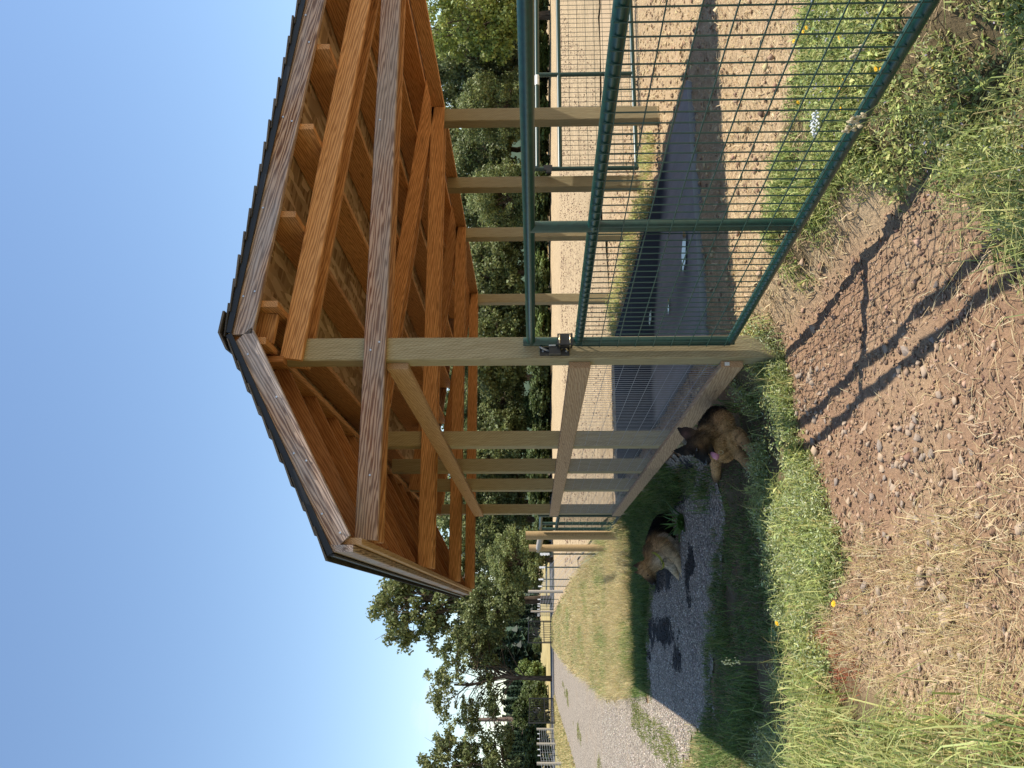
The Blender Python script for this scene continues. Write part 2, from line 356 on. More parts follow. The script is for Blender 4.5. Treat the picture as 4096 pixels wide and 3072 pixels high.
def sheet(name, T, S, zfun, mat, attrs=None, keep=None, parent=None, kind='structure'):
    t, s = np.meshgrid(T, S, indexing='ij'); z = zfun(t, s)
    v = np.stack([t, s, z], -1).reshape(-1, 3); nS = len(S)
    i, j = np.meshgrid(np.arange(len(T) - 1), np.arange(len(S) - 1), indexing='ij'); a = (i * nS + j).ravel()
    f = np.stack([a, a + nS, a + nS + 1, a + 1], 1)
    if keep is not None:
        c = v[f].mean(1); f = f[keep(c[:, 0], c[:, 1])]
        u, inv = np.unique(f, return_inverse=True); v = v[u]; f = inv.reshape(f.shape)
    col = {k: fn(v[:, 0], v[:, 1]).astype(np.float32) for k, fn in (attrs or {}).items()}
    o = mesh_np(name, v, f, mat, parent, col=col, smooth=True)
    return tag(o, kind=kind)
T = axis(-3.0, 3.0, .045, 6000, 1.16); S = axis(-3.1, 9, .05, 6000, 1.16)
def rough(t, s):
    near = sm(6, 2, np.abs(t)) * sm(-12, -5, s) * sm(14, 9, s); g = gravel(t, s)
    return near * ((fbm(t * 5, s * 5) - .5) * .05 + (fbm(t * 20 + 9, s * 20, 3) - .5) * .04) * np.where(g, .25, 1)
soft = lambda P: (lambda t, s: sm(.25, .75, sum(inpoly(P, t + dx, s + dy).astype(float) for dx in (-.08, 0, .08) for dy in (-.08, 0, .08)) / 9 + (fbm(t * 6, s * 6) - .5) * .8))
def vegmask(t, s):
    r = 0
    for P in (WEED, SHADEG, UPG, BLG, BRG, ING): r = np.maximum(r, soft(P)(t, s))
    return r
def dryf(t, s):
    line = -np.maximum(0, s - 14) * .036
    return np.clip(sm(8.4, 9.2, s) * sm(.25, -.05, t - line) + sm(-3.0, -3.4, t), 0, 1)
sheet('ground', T, S, lambda t, s: H(t, s) + rough(t, s), M['ground'], {
    'straw': lambda t, s: np.clip(sm(-.05, .3, t) * (.75 + .4 * fbm(t * 2, s * 2)) + .35 * sm(.5, .7, fbm(t * 1.3, s * 1.3 + 5)) + sm(-1.3, -1.9, t) * sm(.3, -.6, s) * .6, 0, 1),
    'veg': vegmask, 'dry': dryf})
Td = np.arange(-6.9, .1, .055); Sd = np.concatenate([np.arange(1.2, 12, .055), 12 * 1.012 ** np.arange(0, 140)]); Sd = Sd[Sd < 58]
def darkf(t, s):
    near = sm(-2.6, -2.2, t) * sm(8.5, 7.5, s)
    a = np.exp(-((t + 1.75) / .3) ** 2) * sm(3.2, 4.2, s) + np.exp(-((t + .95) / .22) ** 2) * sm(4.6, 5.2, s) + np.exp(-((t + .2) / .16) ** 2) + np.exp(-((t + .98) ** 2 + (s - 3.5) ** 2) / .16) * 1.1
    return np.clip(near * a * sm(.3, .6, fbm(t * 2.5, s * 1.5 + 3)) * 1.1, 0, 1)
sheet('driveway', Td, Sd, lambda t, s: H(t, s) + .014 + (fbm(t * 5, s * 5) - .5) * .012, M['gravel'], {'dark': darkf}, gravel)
Tf = np.concatenate([np.arange(-3, 14, .4), 14 * 1.07 ** np.arange(0, 40)]); Sf = np.concatenate([np.arange(8.6, 30, .3), np.arange(30, 76, 1.)])
sheet('tilled_field', Tf, Sf, lambda t, s: H(t, s) + .03 + (fbm(t * .8, s * 3.1) - .5) * .10, M['field'], None,
      lambda t, s: (t > -np.maximum(0, s - 14) * .036 + .25) & (s > 8.9 + (fbm(t * .7, s * .1) - .5) * 1.6) & (s < 70))
M['asphalt'] = flat('asphalt', (.09, .09, .095), .9, .2, var=.3, scale=3)
M['lawn'] = flat('dry_lawn', (.34, .27, .12), .95, .1, var=.25, scale=.6)
sheet('road', np.array([-60., -40, -20, -6.6, -3.0, 4., 20.]), np.array([58.2, 62., 66., 71.]), lambda t, s: 0 * t + .05, M['asphalt'])
sheet('lawn', np.array([-80., -40, -20, 0., 20.]), np.array([71.2, 80., 95., 130.]), lambda t, s: .05 + (s - 71) * .008, M['lawn'])

# ------------------------------------------------------------------ the open shelter
BENTS = [0., 2.664, 5.381, 7.761]; ROW = [0., 2.664, 4.047, 5.381, 7.761]; T2 = 3.30; PW = .14
S0, S1 = -.29, 8.05
zo = lambda t: 2.99 - .1247 * (t - .07)            # underside of the roof deck, long shallow slope
zl = lambda t: 2.99 + .53 * (t - .07)              # the same, short steep slope
zr = lambda t: 2.7665 - .118 * (t - .06)           # top of the paired rafters
SH = thing('open_shelter', (0, 0, 0), 'open timber pole shelter with orange-brown framing and dark shingle roof', 'shelter')
for k, s in enumerate(ROW):
    board('post', (PW / 2, s + PW / 2, -.45), (PW / 2, s + PW / 2, 2.765), PW, PW, M['post'], SH, up=(0, 1, 0), ch=.006)
    board('post', (T2 + PW / 2, s + PW / 2, -.35), (T2 + PW / 2, s + PW / 2, 2.25 if s not in BENTS else 2.25), PW, PW, M['post'], SH, up=(0, 1, 0), ch=.006)
for s in BENTS:
    for j, y in enumerate((s - .021, s + PW + .021)):
        front = (s == 0 and j == 0)
        board('collar_beam', (-1.066, y, 2.206), (3.436, y, 2.206), .038, .13, M['wood_pink'] if front else M['wood'], SH)
        board('rafter', (.0, y, zr(.0) - .066), (3.74, y, zr(3.74) - .066), .038, .132, M['wood'], SH)
for t in (.27, .84, 1.43, 2.0, 2.57, 3.14, 3.71):
    hb, ht = zr(t) + .002, zo(t) - .004
    board('purlin', (t, S0 + .043, (hb + ht) / 2), (t, S1 - .043, (hb + ht) / 2), .038, ht - hb, M['wood'], SH)
    for s in (BENTS if t < 3.5 else ()):
        board('cleat', (t + .06, s + .003, zr(t + .06) - .03), (t + .06, s + PW - .003, zr(t + .06) - .03), .075, .06, M['wood_dk'], SH)
board('ridge_beam', (.045, S0 + .043, 2.885), (.045, S1 - .043, 2.885), .042, .18, M['wood'], SH)
s = .29
while s < 7.9:
    board('left_rafter', (.022, s, zl(.022) - .082), (-1.068, s, zl(-1.068) - .082), .038, .135, M['wood_dk'], SH); s += .678
board('blocking', (.075, -.12, 2.86), (.25, -.12, 2.84), .038, .14, M['wood'], SH)
board('blocking', (-.012, -.03, 2.74), (-.012, -.03, 2.92), .038, .09, M['wood_dk'], SH, up=(0, 1, 0))
for y in (S0 + .02, S1 - .02):
    board('barge_board', (.071, y, zo(.071) - .065), (4.02, y, zo(4.02) - .065), .038, .125, M['wood_grey'], SH, ch=.003, cut0=-.012)
    board('barge_board', (.067, y, zl(.067) - .073), (-1.11, y, zl(-1.11) - .073), .038, .128, M['wood_grey'], SH, ch=.003, cut0=.02, cut1=.02)
board('fascia_board', (-1.133, S0, 2.29), (-1.133, S1, 2.29), .038, .134, M['wood_grey'], SH)
board('sub_fascia', (-1.091, S0 + .043, 2.262), (-1.091, S1 - .043, 2.262), .036, .15, M['wood_pale'], SH)
board('fascia_board', (4.04, S0, zo(4.04) - .075), (4.04, S1, zo(4.04) - .075), .038, .134, M['wood_grey'], SH)
for a, b in ((S0 + .05, 2.73), (2.735, 5.45), (5.455, S1 - .05)):
    board('plate', (T2 + PW + .024, a, 2.204), (T2 + PW + .024, b, 2.204), .04, .125, M['wood'], SH)
board('header', (-.021, .06, 2.082), (-.021, 7.76, 2.082), .038, .132, M['wood_pale'], SH)
# roof deck of strand-board sheets
sx = 0
for i in range(4):
    for j in range(4):
        a, b = S0 + .002 + i * 2.085, S0 + (i + 1) * 2.085 - .004
        t0, t1 = .075 + j * .99, .075 + (j + 1) * .99 - .004
        board('deck_sheet', (t0, (a + b) / 2, zo(t0) + .007), (t1, (a + b) / 2, zo(t1) + .007), b - a, .011, M['osb'], SH, ch=.001)
    board('deck_sheet', (.065, (a + b) / 2, zl(.065) + .007), (-1.15, (a + b) / 2, zl(-1.15) + .007), b - a, .011, M['osb'], SH, ch=.001)
# shingle courses
def course(t0, t1, zf, n):
    j = lambda: random.uniform(-.002, .003)
    a, b = S0 - .028 + random.uniform(-.006, .006), S1 + .028
    L = (t1, zf(t1) + .031 + j()); U = (t0, zf(t0) + .018)
    v = [(L[0], a, L[1]), (L[0], b, L[1]), (U[0], b, U[1]), (U[0], a, U[1])]
    v += [(x, y, z + h) for (x, y, z), h in zip(v, (.012, .012, .006, .006))]
    f = [(3, 2, 1, 0), (4, 5, 6, 7), (0, 1, 5, 4), (1, 2, 6, 5), (2, 3, 7, 6), (3, 0, 4, 7)]
    if t1 < t0: f = [tuple(reversed(q)) for q in f]
    mesh_np('shingle_course', v, f, M['shingle'], SH)
n = 0
t = 4.10
while t > .2: course(t - .20, t, zo, n); t -= .148; n += 1
t = -1.20
while t < -.02: course(t + .18, t, zl, n); t += .132; n += 1
cv = [(-.10, 0, -.053 + .03), (.0, 0, .03), (.13, 0, -.016 + .03), (-.10, .30, -.053 + .022), (.0, .30, .022), (.13, .30, -.016 + .022)]
cv = cv + [(x, y, z + .012) for x, y, z in cv]
cf = [(0, 1, 7, 6), (1, 2, 8, 7), (6, 7, 10, 9), (7, 8, 11, 10), (0, 3, 4, 1), (1, 4, 5, 2), (3, 9, 10, 4), (4, 10, 11, 5), (0, 6, 9, 3), (2, 5, 11, 8)]
cap0 = None
for i in range(36):
    mw = Matrix.Translation((.07, S0 - .035 + i * .232, 3.004 + random.uniform(-.002, .003)))
    if cap0 is None: cap0 = mesh_np('ridge_cap', cv, cf, M['shingle'], SH, mw=mw)
    else: link(bpy.data.objects.new('ridge_cap', cap0.data), SH, mw)
for y in (S0 - .012, S1 + .012):
    board('drip_edge', (.075, y, zo(.075) + .004), (4.08, y, zo(4.08) + .004), .012, .036, M['drip'], SH, ch=.002)
    board('drip_edge', (.065, y, zl(.065) + .004), (-1.165, y, zl(-1.165) + .004), .012, .036, M['drip'], SH, ch=.002)
board('drip_edge', (-1.168, S0 - .01, 2.345), (-1.168, S1 + .01, 2.345), .012, .05, M['drip'], SH, ch=.002)
# nail heads on the near barge boards and collar beam
M['nail'] = flat('nail_steel', (.45, .45, .46), .4, .5, .8)
def nails(pts, r=.006):
    for p in pts:
        m = MB(); m.tube([(0, 0, 0), (0, -.004, 0)], r, 8); m.build('nail', M['nail'], SH, mw=Matrix.Translation(Vector(p)))
nails([(t, S0 - .0005, zo(t) - .03 - .06 * (i % 2)) for i, t in enumerate((.3, .33, .86, 1.44, 1.47, 2.0, 2.2))] + [(t, S0 - .0005, zl(t) - .05 - .05 * (i % 2)) for i, t in enumerate((-.05, -.3, -.62, -.66, -.95, -1.05))])
nails([(.05, -.0405, 2.23), (.1, -.0405, 2.18), (-.7, -.0405, 2.2), (1.6, -.0405, 2.24)])

# ------------------------------------------------------------------ concrete pad with puddles under the shelter
def pad_mat():
    m, nt, b = newmat('smooth_concrete', .9, .05); t = nd(nt, 'ShaderNodeTexCoord'); P = t.outputs['Object']
    n = nd(nt, 'ShaderNodeTexNoise', {'Vector': P, 'Scale': 1.1, 'Detail': 6., 'Roughness': .6}); n2 = nd(nt, 'ShaderNodeTexNoise', {'Vector': nd(nt, 'ShaderNodeMapping', {'Vector': P, 'Scale': (6., .7, 1.)}).outputs[0], 'Scale': 2., 'Detail': 6.})
    wet = nd(nt, 'ShaderNodeAttribute', attribute_name='wet').outputs['Fac']
    c = mixc(nt, n2.outputs[0], (.19, .185, .18), (.3, .29, .28))
    c = mixc(nt, wet, c, (.014, .016, .024))
    nt.links.new(c, b.inputs['Base Color'])
    nt.links.new(math_(nt, 'ADD', .9, math_(nt, 'MULTIPLY', wet, -.12)), b.inputs['Roughness'])
    bump(nt, b, n.outputs[0], .15, .01); return m
PADM = pad_mat()
PAD = thing('concrete_pad', (1.5, 4, 0), 'dark smooth concrete pad with small puddles on the ground under the shelter', 'concrete pad')
pz = lambda t, s: .05 + .012 * (fbm(t * .8, s * .8) - .5)
def padwet(t, s): return np.clip(sm(.46, .60, fbm(t * .9 + 3, s * .55) * .5 + .42 * sm(2.2, 4.2, s + (t - 1.4) * .8) + .1), 0, 1)
for a, b in ((1.03, 2.68), (2.688, 4.30), (4.308, 5.95), (5.958, 7.62)):
    Tg = np.linspace(.43, 2.60, 34); Sg = np.linspace(a, b, 26); tt, ss = np.meshgrid(Tg, Sg, indexing='ij')
    top = np.stack([tt, ss, pz(tt, ss)], -1).reshape(-1, 3); nS = len(Sg)
    i, j = np.meshgrid(np.arange(33), np.arange(25), indexing='ij'); q = (i * nS + j).ravel(); f = np.stack([q, q + nS, q + nS + 1, q + 1], 1).tolist()
    rim = [i * nS for i in range(34)] + [33 * nS + j for j in range(1, nS)] + [i * nS + nS - 1 for i in range(32, -1, -1)] + [j for j in range(nS - 2, 0, -1)]
    n0 = len(top); low = top[rim].copy(); low[:, 2] = -.12; v = np.concatenate([top, low])
    f += [(rim[k], n0 + k, n0 + (k + 1) % len(rim), rim[(k + 1) % len(rim)]) for k in range(len(rim))]
    mesh_np('slab', v, f, PADM, PAD, col={'wet': np.concatenate([padwet(top[:, 0], top[:, 1]), np.ones(len(low)) * .9])})
M['water'], nt_, b_ = newmat('puddle_water', .1, .25); b_.inputs['Base Color'].default_value = (.02, .018, .014, 1)
M['rim'] = flat('dried_rim', (.2, .205, .215), .8)
def puddle(c, a, b, rot):
    n = 26; ring = []
    for k in range(n):
        th = 2 * PI * k / n; r = 1 + .22 * math.sin(2 * th + c[0] * 7) * math.cos(th * 3 + c[1]) + .08 * math.sin(5 * th)
        x, y = a * r * math.cos(th), b * r * math.sin(th)
        ring.append((c[0] + x * math.cos(rot) - y * math.sin(rot), c[1] + x * math.sin(rot) + y * math.cos(rot)))
    zz = .0625
    p = mesh_np('puddle', [(x, y, zz) for x, y in ring], [tuple(range(n))], M['water'], PAD)
    R = [(c[0] + (x - c[0]) * k_, c[1] + (y - c[1]) * k_) for k_ in (.97, 1.10) for x, y in ring]
    mesh_np('dried_edge', [(x, y, zz - .0008 - (.002 if i >= n else 0)) for i, (x, y) in enumerate(R)], [(k, (k + 1) % n, n + (k + 1) % n, n + k) for k in range(n)][::1], M['rim'], p)
for a in (((1.33, 1.47), .16, .09, -.5), ((1.5, 3.52), .06, .10, .2), ((1.2, 2.34), .07, .04, -.3)): puddle(*a)

# ------------------------------------------------------------------ mesh fence panel on the road side of the posts
FP = thing('mesh_fence_panel', (-.02, 3.9, -.2), 'welded wire fence panel framed by plain boards beside the resting dogs', 'fence')
board('top_board', (-.021, .06, .984), (-.021, 7.76, .984), .038, .13, M['wood_pale'], FP)
board('bottom_board', (-.021, .06, .075), (-.021, 3.62, .075), .038, .132, M['wood_pale'], FP)
board('bottom_board', (-.021, 3.628, .072), (-.021, 7.76, .072), .038, .128, M['wood_pale'], FP)
def wires(name, mat, parent, P, ex, nx, lx, ez, heights, z0, z1, r, off):
    m = MB()
    for k in range(nx + 1):
        q = np.array(P) + np.array(ex) * lx * k / nx + np.array(off); m.tube([q + np.array((0, 0, z0)), q + np.array((0, 0, z1))], r, 4, False)
    for h in heights:
        a = np.array(P) + np.array(off) * (1 + 2 * r / (np.linalg.norm(off) + 1e-6)) + np.array((0, 0, h)); m.tube([a, a + np.array(ex) * lx], r, 4, False)
    return tag(m.build(name, mat, parent), kind='stuff')
wires('wire_mesh', M['galv'], FP, (0, .07, 0), (0, 1, 0), 151, 7.68, None, np.arange(.2, .94, .1016), .12, .95, .0017, (.004, 0, 0))
M['tagw'] = flat('paper_tag', (.75, .75, .72), .7)
tg_ = MB(); tg_.box((-.02, .0555, .105), (.011, .0008, .014)); tg_.build('lumber_tag', M['tagw'], FP)

# ------------------------------------------------------------------ green mesh gates
def gate(name, label, A, ex, L, mid, z, wirestep, group, latch=False, zmesh=None, off=(0, 0, 0)):
    """tube gate: A = corner on the ground, ex = unit direction, rails at heights z"""
    A = np.array(A, float); ex = np.array(ex, float); g = thing(name, A, label, 'gate', group)
    r = .026; P = lambda d, h: A + ex * d + np.array((0, 0, h))
    def tube(nm, a, b, mt=M['green']): return autosmooth(MB().tube([a, b], r, 18).build(nm, mt, g))
    tube('top_rail', P(-.0, z[2]), P(L, z[2])); tube('middle_rail', P(0, z[1]), P(L, z[1])); tube('bottom_rail', P(0, z[0]), P(L, z[0]))
    for i, dd in enumerate([0.] + list(mid) + [L]):
        tube('stile', P(dd, z[0] - .02 if i in (0, len(mid) + 1) else z[0]), P(dd, z[2] + (.045 if i in (0, len(mid) + 1) else 0)))
    wires('wire_mesh', M['green_wire'], g, A, ex, int(L / wirestep), L, None, np.linspace(z[0] + .04, z[1] - .02, 9), z[0] + .005, z[1] + .02, .0030, off)
    return g
ge = np.array((.0568, -1, 0)); ge /= np.linalg.norm(ge)
G1 = gate('mesh_gate', 'large green tube gate filled with wire mesh, nearest the viewer', (.094, -.045, 0), ge, 2.86, (1.385,), (.098, .994, 1.276), .0615, 'green mesh gates', off=(-.029, 0, 0))
# latch half on the gate stile: bracket, clamp plate and two U bolts
br = MB(); br.box((.095, -.085, 1.075), (.034, .006, .045)); br.box((.066, -.05, 1.075), (.005, .036, .045)); br.box((.06, -.005, 1.085), (.004, .03, .02)); L1 = br.build('latch_bracket', M['black'], G1)
for zz in (1.045, 1.107):
    MB().tube([(.128, -.02, zz), (.128, -.075, zz), (.118, -.094, zz), (.075, -.094, zz), (.063, -.075, zz), (.063, -.02, zz)], .0045, 8).build('bolt', M['brass'], L1, smooth=True)
st = MB(); st.box((.0675, -.0505, 1.15), (.0006, .014, .02)); st.build('sticker', M['tagw'], G1)
LT = thing('gate_latch', (.045, 0, 1.13), 'black metal latch catch screwed to the front post', 'latch')
pl = MB(); pl.box((.045, -.004, 1.135), (.026, .004, .088)); pl.build('back_plate', M['black'], LT)
pl = MB(); pl.box((.045, -.026, 1.135), (.024, .018, .034)); pl.box((.021, -.028, 1.135), (.003, .022, .036)); pl.build('housing', M['black'], LT)
MB().tube([(.045, -.02, 1.168), (.05, -.028, 1.19), (.056, -.042, 1.21), (.06, -.05, 1.225)], [.006, .006, .007, .004], 8).build('lever', M['galv'], LT, smooth=True)
MB().tube([(.05, -.02, 1.10), (.066, -.03, 1.075), (.044, -.02, 1.055)], .004, 8).build('striker', M['brass'], LT, smooth=True)
for zz in (1.205, 1.065): MB().tube([(.045, -.008, zz), (.045, -.011, zz)], .006, 10).build('screw', M['galv'], LT)
hpost = thing('gate_post', (.36, -3.05, 0), 'square treated post the near green gate hangs from', 'post')
board('post', (.36, -3.1, -.4), (.36, -3.1, 1.7), PW, PW, M['post'], hpost, up=(0, 1, 0))
for zz in (.25, 1.1): MB().tube([(.29, -2.93, zz), (.32, -3.03, zz)], .012, 8).build('hinge', M['galv'], hpost)
G2 = gate('mesh_gate', 'green mesh gate standing behind the shelter in front of the tilled field', (3.475, 3.95, 0), (1, -.02, 0), 2.75, (1.22,), (.08, .95, 1.208), .0615, 'green mesh gates', off=(0, .029, 0))
q = MB(); q.box((3.475, 3.918, 1.09), (.03, .006, .05)); q.box((3.44, 3.93, 1.08), (.03, .02, .03)); q.build('latch_bracket', M['black'], G2)
q = MB(); q.tube([(4.0 + .55, 3.92, 1.208), (4.0 + .68, 3.918, 1.208)], .0268, 14); q.build('sticker', M['tagw'], G2)
G3 = gate('mesh_gate', 'green mesh gate in the fence line between panel end and round post', (.0, 7.98, 0), (-.02, 1, 0), 1.66, (.95,), (.0, .91, 1.17), .0615, 'green mesh gates', off=(-.029, 0, 0))
# ------------------------------------------------------------------ wire fences
def round_post(name, p, top, r, par, mat, lean=0):
    z0 = float(H(p[0], p[1])) - .3
    o = MB().tube([(p[0], p[1], z0), (p[0] + lean, p[1], top)], [r, r * .95], 14).build(name, mat, par); return autosmooth(o)
def t_post(p, top, par, white=.16):
    z0 = float(H(p[0], p[1])) - .3; m = MB()
    m.box((p[0], p[1], (z0 + top - white) / 2), (.016, .003, (top - white - z0) / 2)); m.box((p[0], p[1] + .012, (z0 + top - white) / 2), (.003, .012, (top - white - z0) / 2)); o = m.build('steel_post', M['steel_dk'], par)
    c = MB(); c.box((p[0], p[1], top - white / 2), (.024, .006, white / 2)); c.box((p[0], p[1] + .014, top - white / 2), (.006, .014, white / 2))
    for k in range(3): c.box((p[0] - .027, p[1], top - white * (.2 + .3 * k)), (.008, .01, .012))
    c.build('white_cap', M['white'], o)
WF = thing('wire_fence', (-.15, 12, 0), 'wire stock fence on steel posts between verge and tilled field', 'fence', 'stock fences')
hp = [(-.13, 9.74), (-.15, 12.14)]
round_post('brace_post', hp[0], 1.42, .075, WF, M['round_post']); round_post('brace_post', hp[1], 1.385, .07, WF, M['round_post'])
autosmooth(MB().tube([(-.13, 9.83, 1.16), (-.16, 12.5, 1.2)], .055, 12).build('brace_rail', M['grey_post'], WF))
FL = [(-.15, 12.14)]
for y, s in ((2216, 13.7), (2269, 18.5), (2317, 25.), (2345, 30.), (2366, 35.), (2397, 43.), (2415, 47.5), (2424, 50.), (2437, 53.), (2446, 54.5), (2456, 56.), (2463, 57.)):
    r = FW + RT * ((3072 - y) - 1536) / FPX; l = (s - CAM[1]) / r[1]; t = CAM[0] + l * r[0]
    FL.append((t, s)); ww = y in (2366, 2446)
    if ww: round_post('wood_post', (t, s), 1.6, .07, WF, M['grey_post'])
    else: t_post((t, s), 1.16, WF, .2 if s < 15 else .16)
def fencewire(name, pts, par, heights, rad=.0022, vstep=.33, mat=None):
    m = MB()
    for (a, b) in zip(pts[:-1], pts[1:]):
        za, zb = float(H(*a)), float(H(*b)); r = max(rad, .00018 * max(a[1], 6))
        A = np.array((a[0], a[1], za)); B = np.array((b[0], b[1], zb))
        for h in heights: m.tube([A + (0, 0, h), (A + B) / 2 + (0, 0, h - .012), B + (0, 0, h)], r, 3, False)
        L = np.linalg.norm(B - A); n = int(L / (vstep if a[1] < 30 else vstep * 3))
        for k in range(1, n): p = A + (B - A) * k / n; m.tube([p + (0, 0, heights[0]), p + (0, 0, heights[-1])], r * .8, 3, False)
    return tag(m.build(name, mat or M['galv'], par), kind='stuff')
fencewire('fence_wire', FL, WF, np.linspace(.1, 1.0, 7))
LF = thing('wire_fence', (-9, 48, 0), 'wire fence with thick wooden posts on the far side of the driveway', 'fence', 'stock fences')
lp = []
for x, y, kind in ((2218, 2917, 1), (2220, 2935, 0), (2222, 2955, 0), (2226, 2976, 1), (2230, 2998, 0), (2236, 3022, 0), (2246, 3055, 1), (2256, 3110, 0), (2270, 3180, 1)):
    r = FW + RT * ((3072 - y) - 1536) / FPX - UP * (x - 2048) / FPX; l = (0.02 - CAM[2]) / r[2]; p = CAM + l * r; lp.append((p[0], p[1]))
    if kind: round_post('wood_post', (p[0], p[1]), 1.25, .085, LF, M['grey_post'])
    else: t_post((p[0], p[1]), 1.2, LF)
fencewire('fence_wire', lp, LF, np.linspace(.08, 1.05, 8), vstep=.5)
# ------------------------------------------------------------------ iron driveway gates, standing open
def iron_gate(label, a, b, h, animal):
    a = np.array(a, float); b = np.array(b, float); L = np.linalg.norm(b - a); ex = (b - a) / L; g = thing('iron_gate', a, label, 'gate', 'open driveway gates')
    P = lambda d, z: a + ex * d + np.array((0, 0, z))
    for d in (0, L): MB().tube([P(d, .06), P(d, h)], .045, 8).build('stile', M['black'], g)
    for z in (.1, .1 + (h - .1) * .36, h - .06): MB().tube([P(0, z), P(L, z)], .03, 8).build('rail', M['black'], g)
    for k in range(1, 13):
        MB().tube([P(L * k / 13, .1), P(L * k / 13, h - .06)], .013, 5).build('bar', M['black'], g)
    for k in range(1, 20, 2): MB().tube([P(L * k / 20, .1), P(L * k / 20, .1 + (h - .1) * .36)], .012, 4).build('bar', M['black'], g)
    c = P(L / 2, .1 + (h - .1) * .66); n = 28; m = MB()
    m.tube([c + ex * .42 * math.cos(2 * PI * k / n) + np.array((0, 0, .25 * math.sin(2 * PI * k / n))) for k in range(n + 1)], .022, 6, False); m.build('oval_ring', M['black'], g)
    sil = [(-.3, .02), (-.27, .1), (-.2, .13), (-.05, .1), (.1, .1), (.2, .08), (.24, -.02), (.22, -.2), (.18, -.2), (.16, -.06), (.02, -.08), (-.08, -.08), (-.1, -.2), (-.14, -.2), (-.16, -.06), (-.22, -.02), (-.27, -.04)]
    nn = np.cross(ex, (0, 0, 1)); v = [c + ex * x * animal + np.array((0, 0, z)) + nn * o for o in (-.008, .008) for x, z in sil]; k = len(sil)
    mesh_np('animal_cutout', v, [tuple(range(k)), tuple(reversed(range(k, 2 * k)))] + [(i, i + k, (i + 1) % k + k, (i + 1) % k) for i in range(k)], M['black'], g)
pR0, pR1 = at(2214, 2485, 57.), at(2214, 2564, 55.); pL0, pL1 = at(2216, 2794, 57.), at(2224, 2892, 53.)
iron_gate('black iron driveway gate leaf standing open beside the wire fence', (pR0[0], pR0[1], .05), (pR1[0] - .1, pR1[1] - .3, .05), 1.75, 1)
iron_gate('black iron driveway gate leaf with oval emblem before the dead trunk', (pL0[0], pL0[1], .05), (pL1[0], pL1[1], .05), 1.72, -1)
# ------------------------------------------------------------------ trees
def bark_mat():
    m, nt, b = newmat('bark', .95, .1); t = nd(nt, 'ShaderNodeTexCoord')
    n = nd(nt, 'ShaderNodeTexNoise', {'Vector': nd(nt, 'ShaderNodeMapping', {'Vector': t.outputs['Object'], 'Scale': (5., 5., 1.)}).outputs[0], 'Scale': 2., 'Detail': 6.})
    nt.links.new(ramp(nt, n.outputs[0], [(.3, (.045, .032, .022)), (.7, (.16, .12, .085))]), b.inputs['Base Color']); bump(nt, b, n.outputs[0], .8, .05); return m
M['bark'] = bark_mat()
def leafcards(P, nrm, size, colr, g, aspect=.62):
    n = len(P); a = g.normal(size=(n, 3)); u = np.cross(nrm, a); u /= np.linalg.norm(u, axis=1, keepdims=True) + 1e-9; v = np.cross(nrm, u)
    L = (size * g.uniform(.6, 1.3, n))[:, None] * .5; W = L * aspect
    bend = nrm * L * .25
    V = np.stack([P - u * L - bend, P + v * W, P + u * L - bend, P - v * W], 1).reshape(-1, 3)
    F = np.arange(n * 4).reshape(n, 4); return V, F, np.repeat(colr, 4, 0)
def crown(name, seed, lobes, nc, per, cr, leaf, pal, hollow=.35):
    """lobes: (cx,cy,cz,rx,ry,rz). clumps sit in the lobes' outer shell, leaves in the clumps' outer shell"""
    g = np.random.default_rng(seed); vol = np.array([l[3] * l[4] * l[5] for l in lobes]) ** .67; pr = vol / vol.sum(); C = []
    pick = g.choice(len(lobes), nc, p=pr)
    for i in pick:
        l = lobes[i]; d = g.normal(size=3); d /= np.linalg.norm(d); r = g.uniform(hollow, 1.0) ** .6
        C.append((np.array(l[:3]) + d * r * np.array(l[3:]), g.uniform(.55, 1.25) * cr))
    Ps, Ns, Cs, = [], [], []
    for c, r in C:
        k = int(per * (r / cr) ** 2 * g.uniform(.6, 1.2)) + 3
        d = g.normal(size=(k, 3)); d /= np.linalg.norm(d, axis=1, keepdims=True); rr = g.uniform(.35, 1.05, (k, 1)) * r
        Ps.append(c + d * rr * (1, 1, .72)); nn = d * .55 + g.normal(size=(k, 3)) * .6 + (0, 0, .35); Ns.append(nn / np.linalg.norm(nn, axis=1, keepdims=True))
        t = g.random(); base = np.array(pal[0]) * (1 - t) + np.array(pal[1]) * t
        Cs.append(np.clip(base * g.uniform(.75, 1.25, (k, 1)) * g.uniform(.92, 1.08, (k, 3)), 0, 1))
    P = np.concatenate(Ps); V, F, K = leafcards(P, np.concatenate(Ns), leaf, np.concatenate(Cs), g)
    o = mesh_np(name, V, F, M['leaf'], False, col=K); return o.data, C
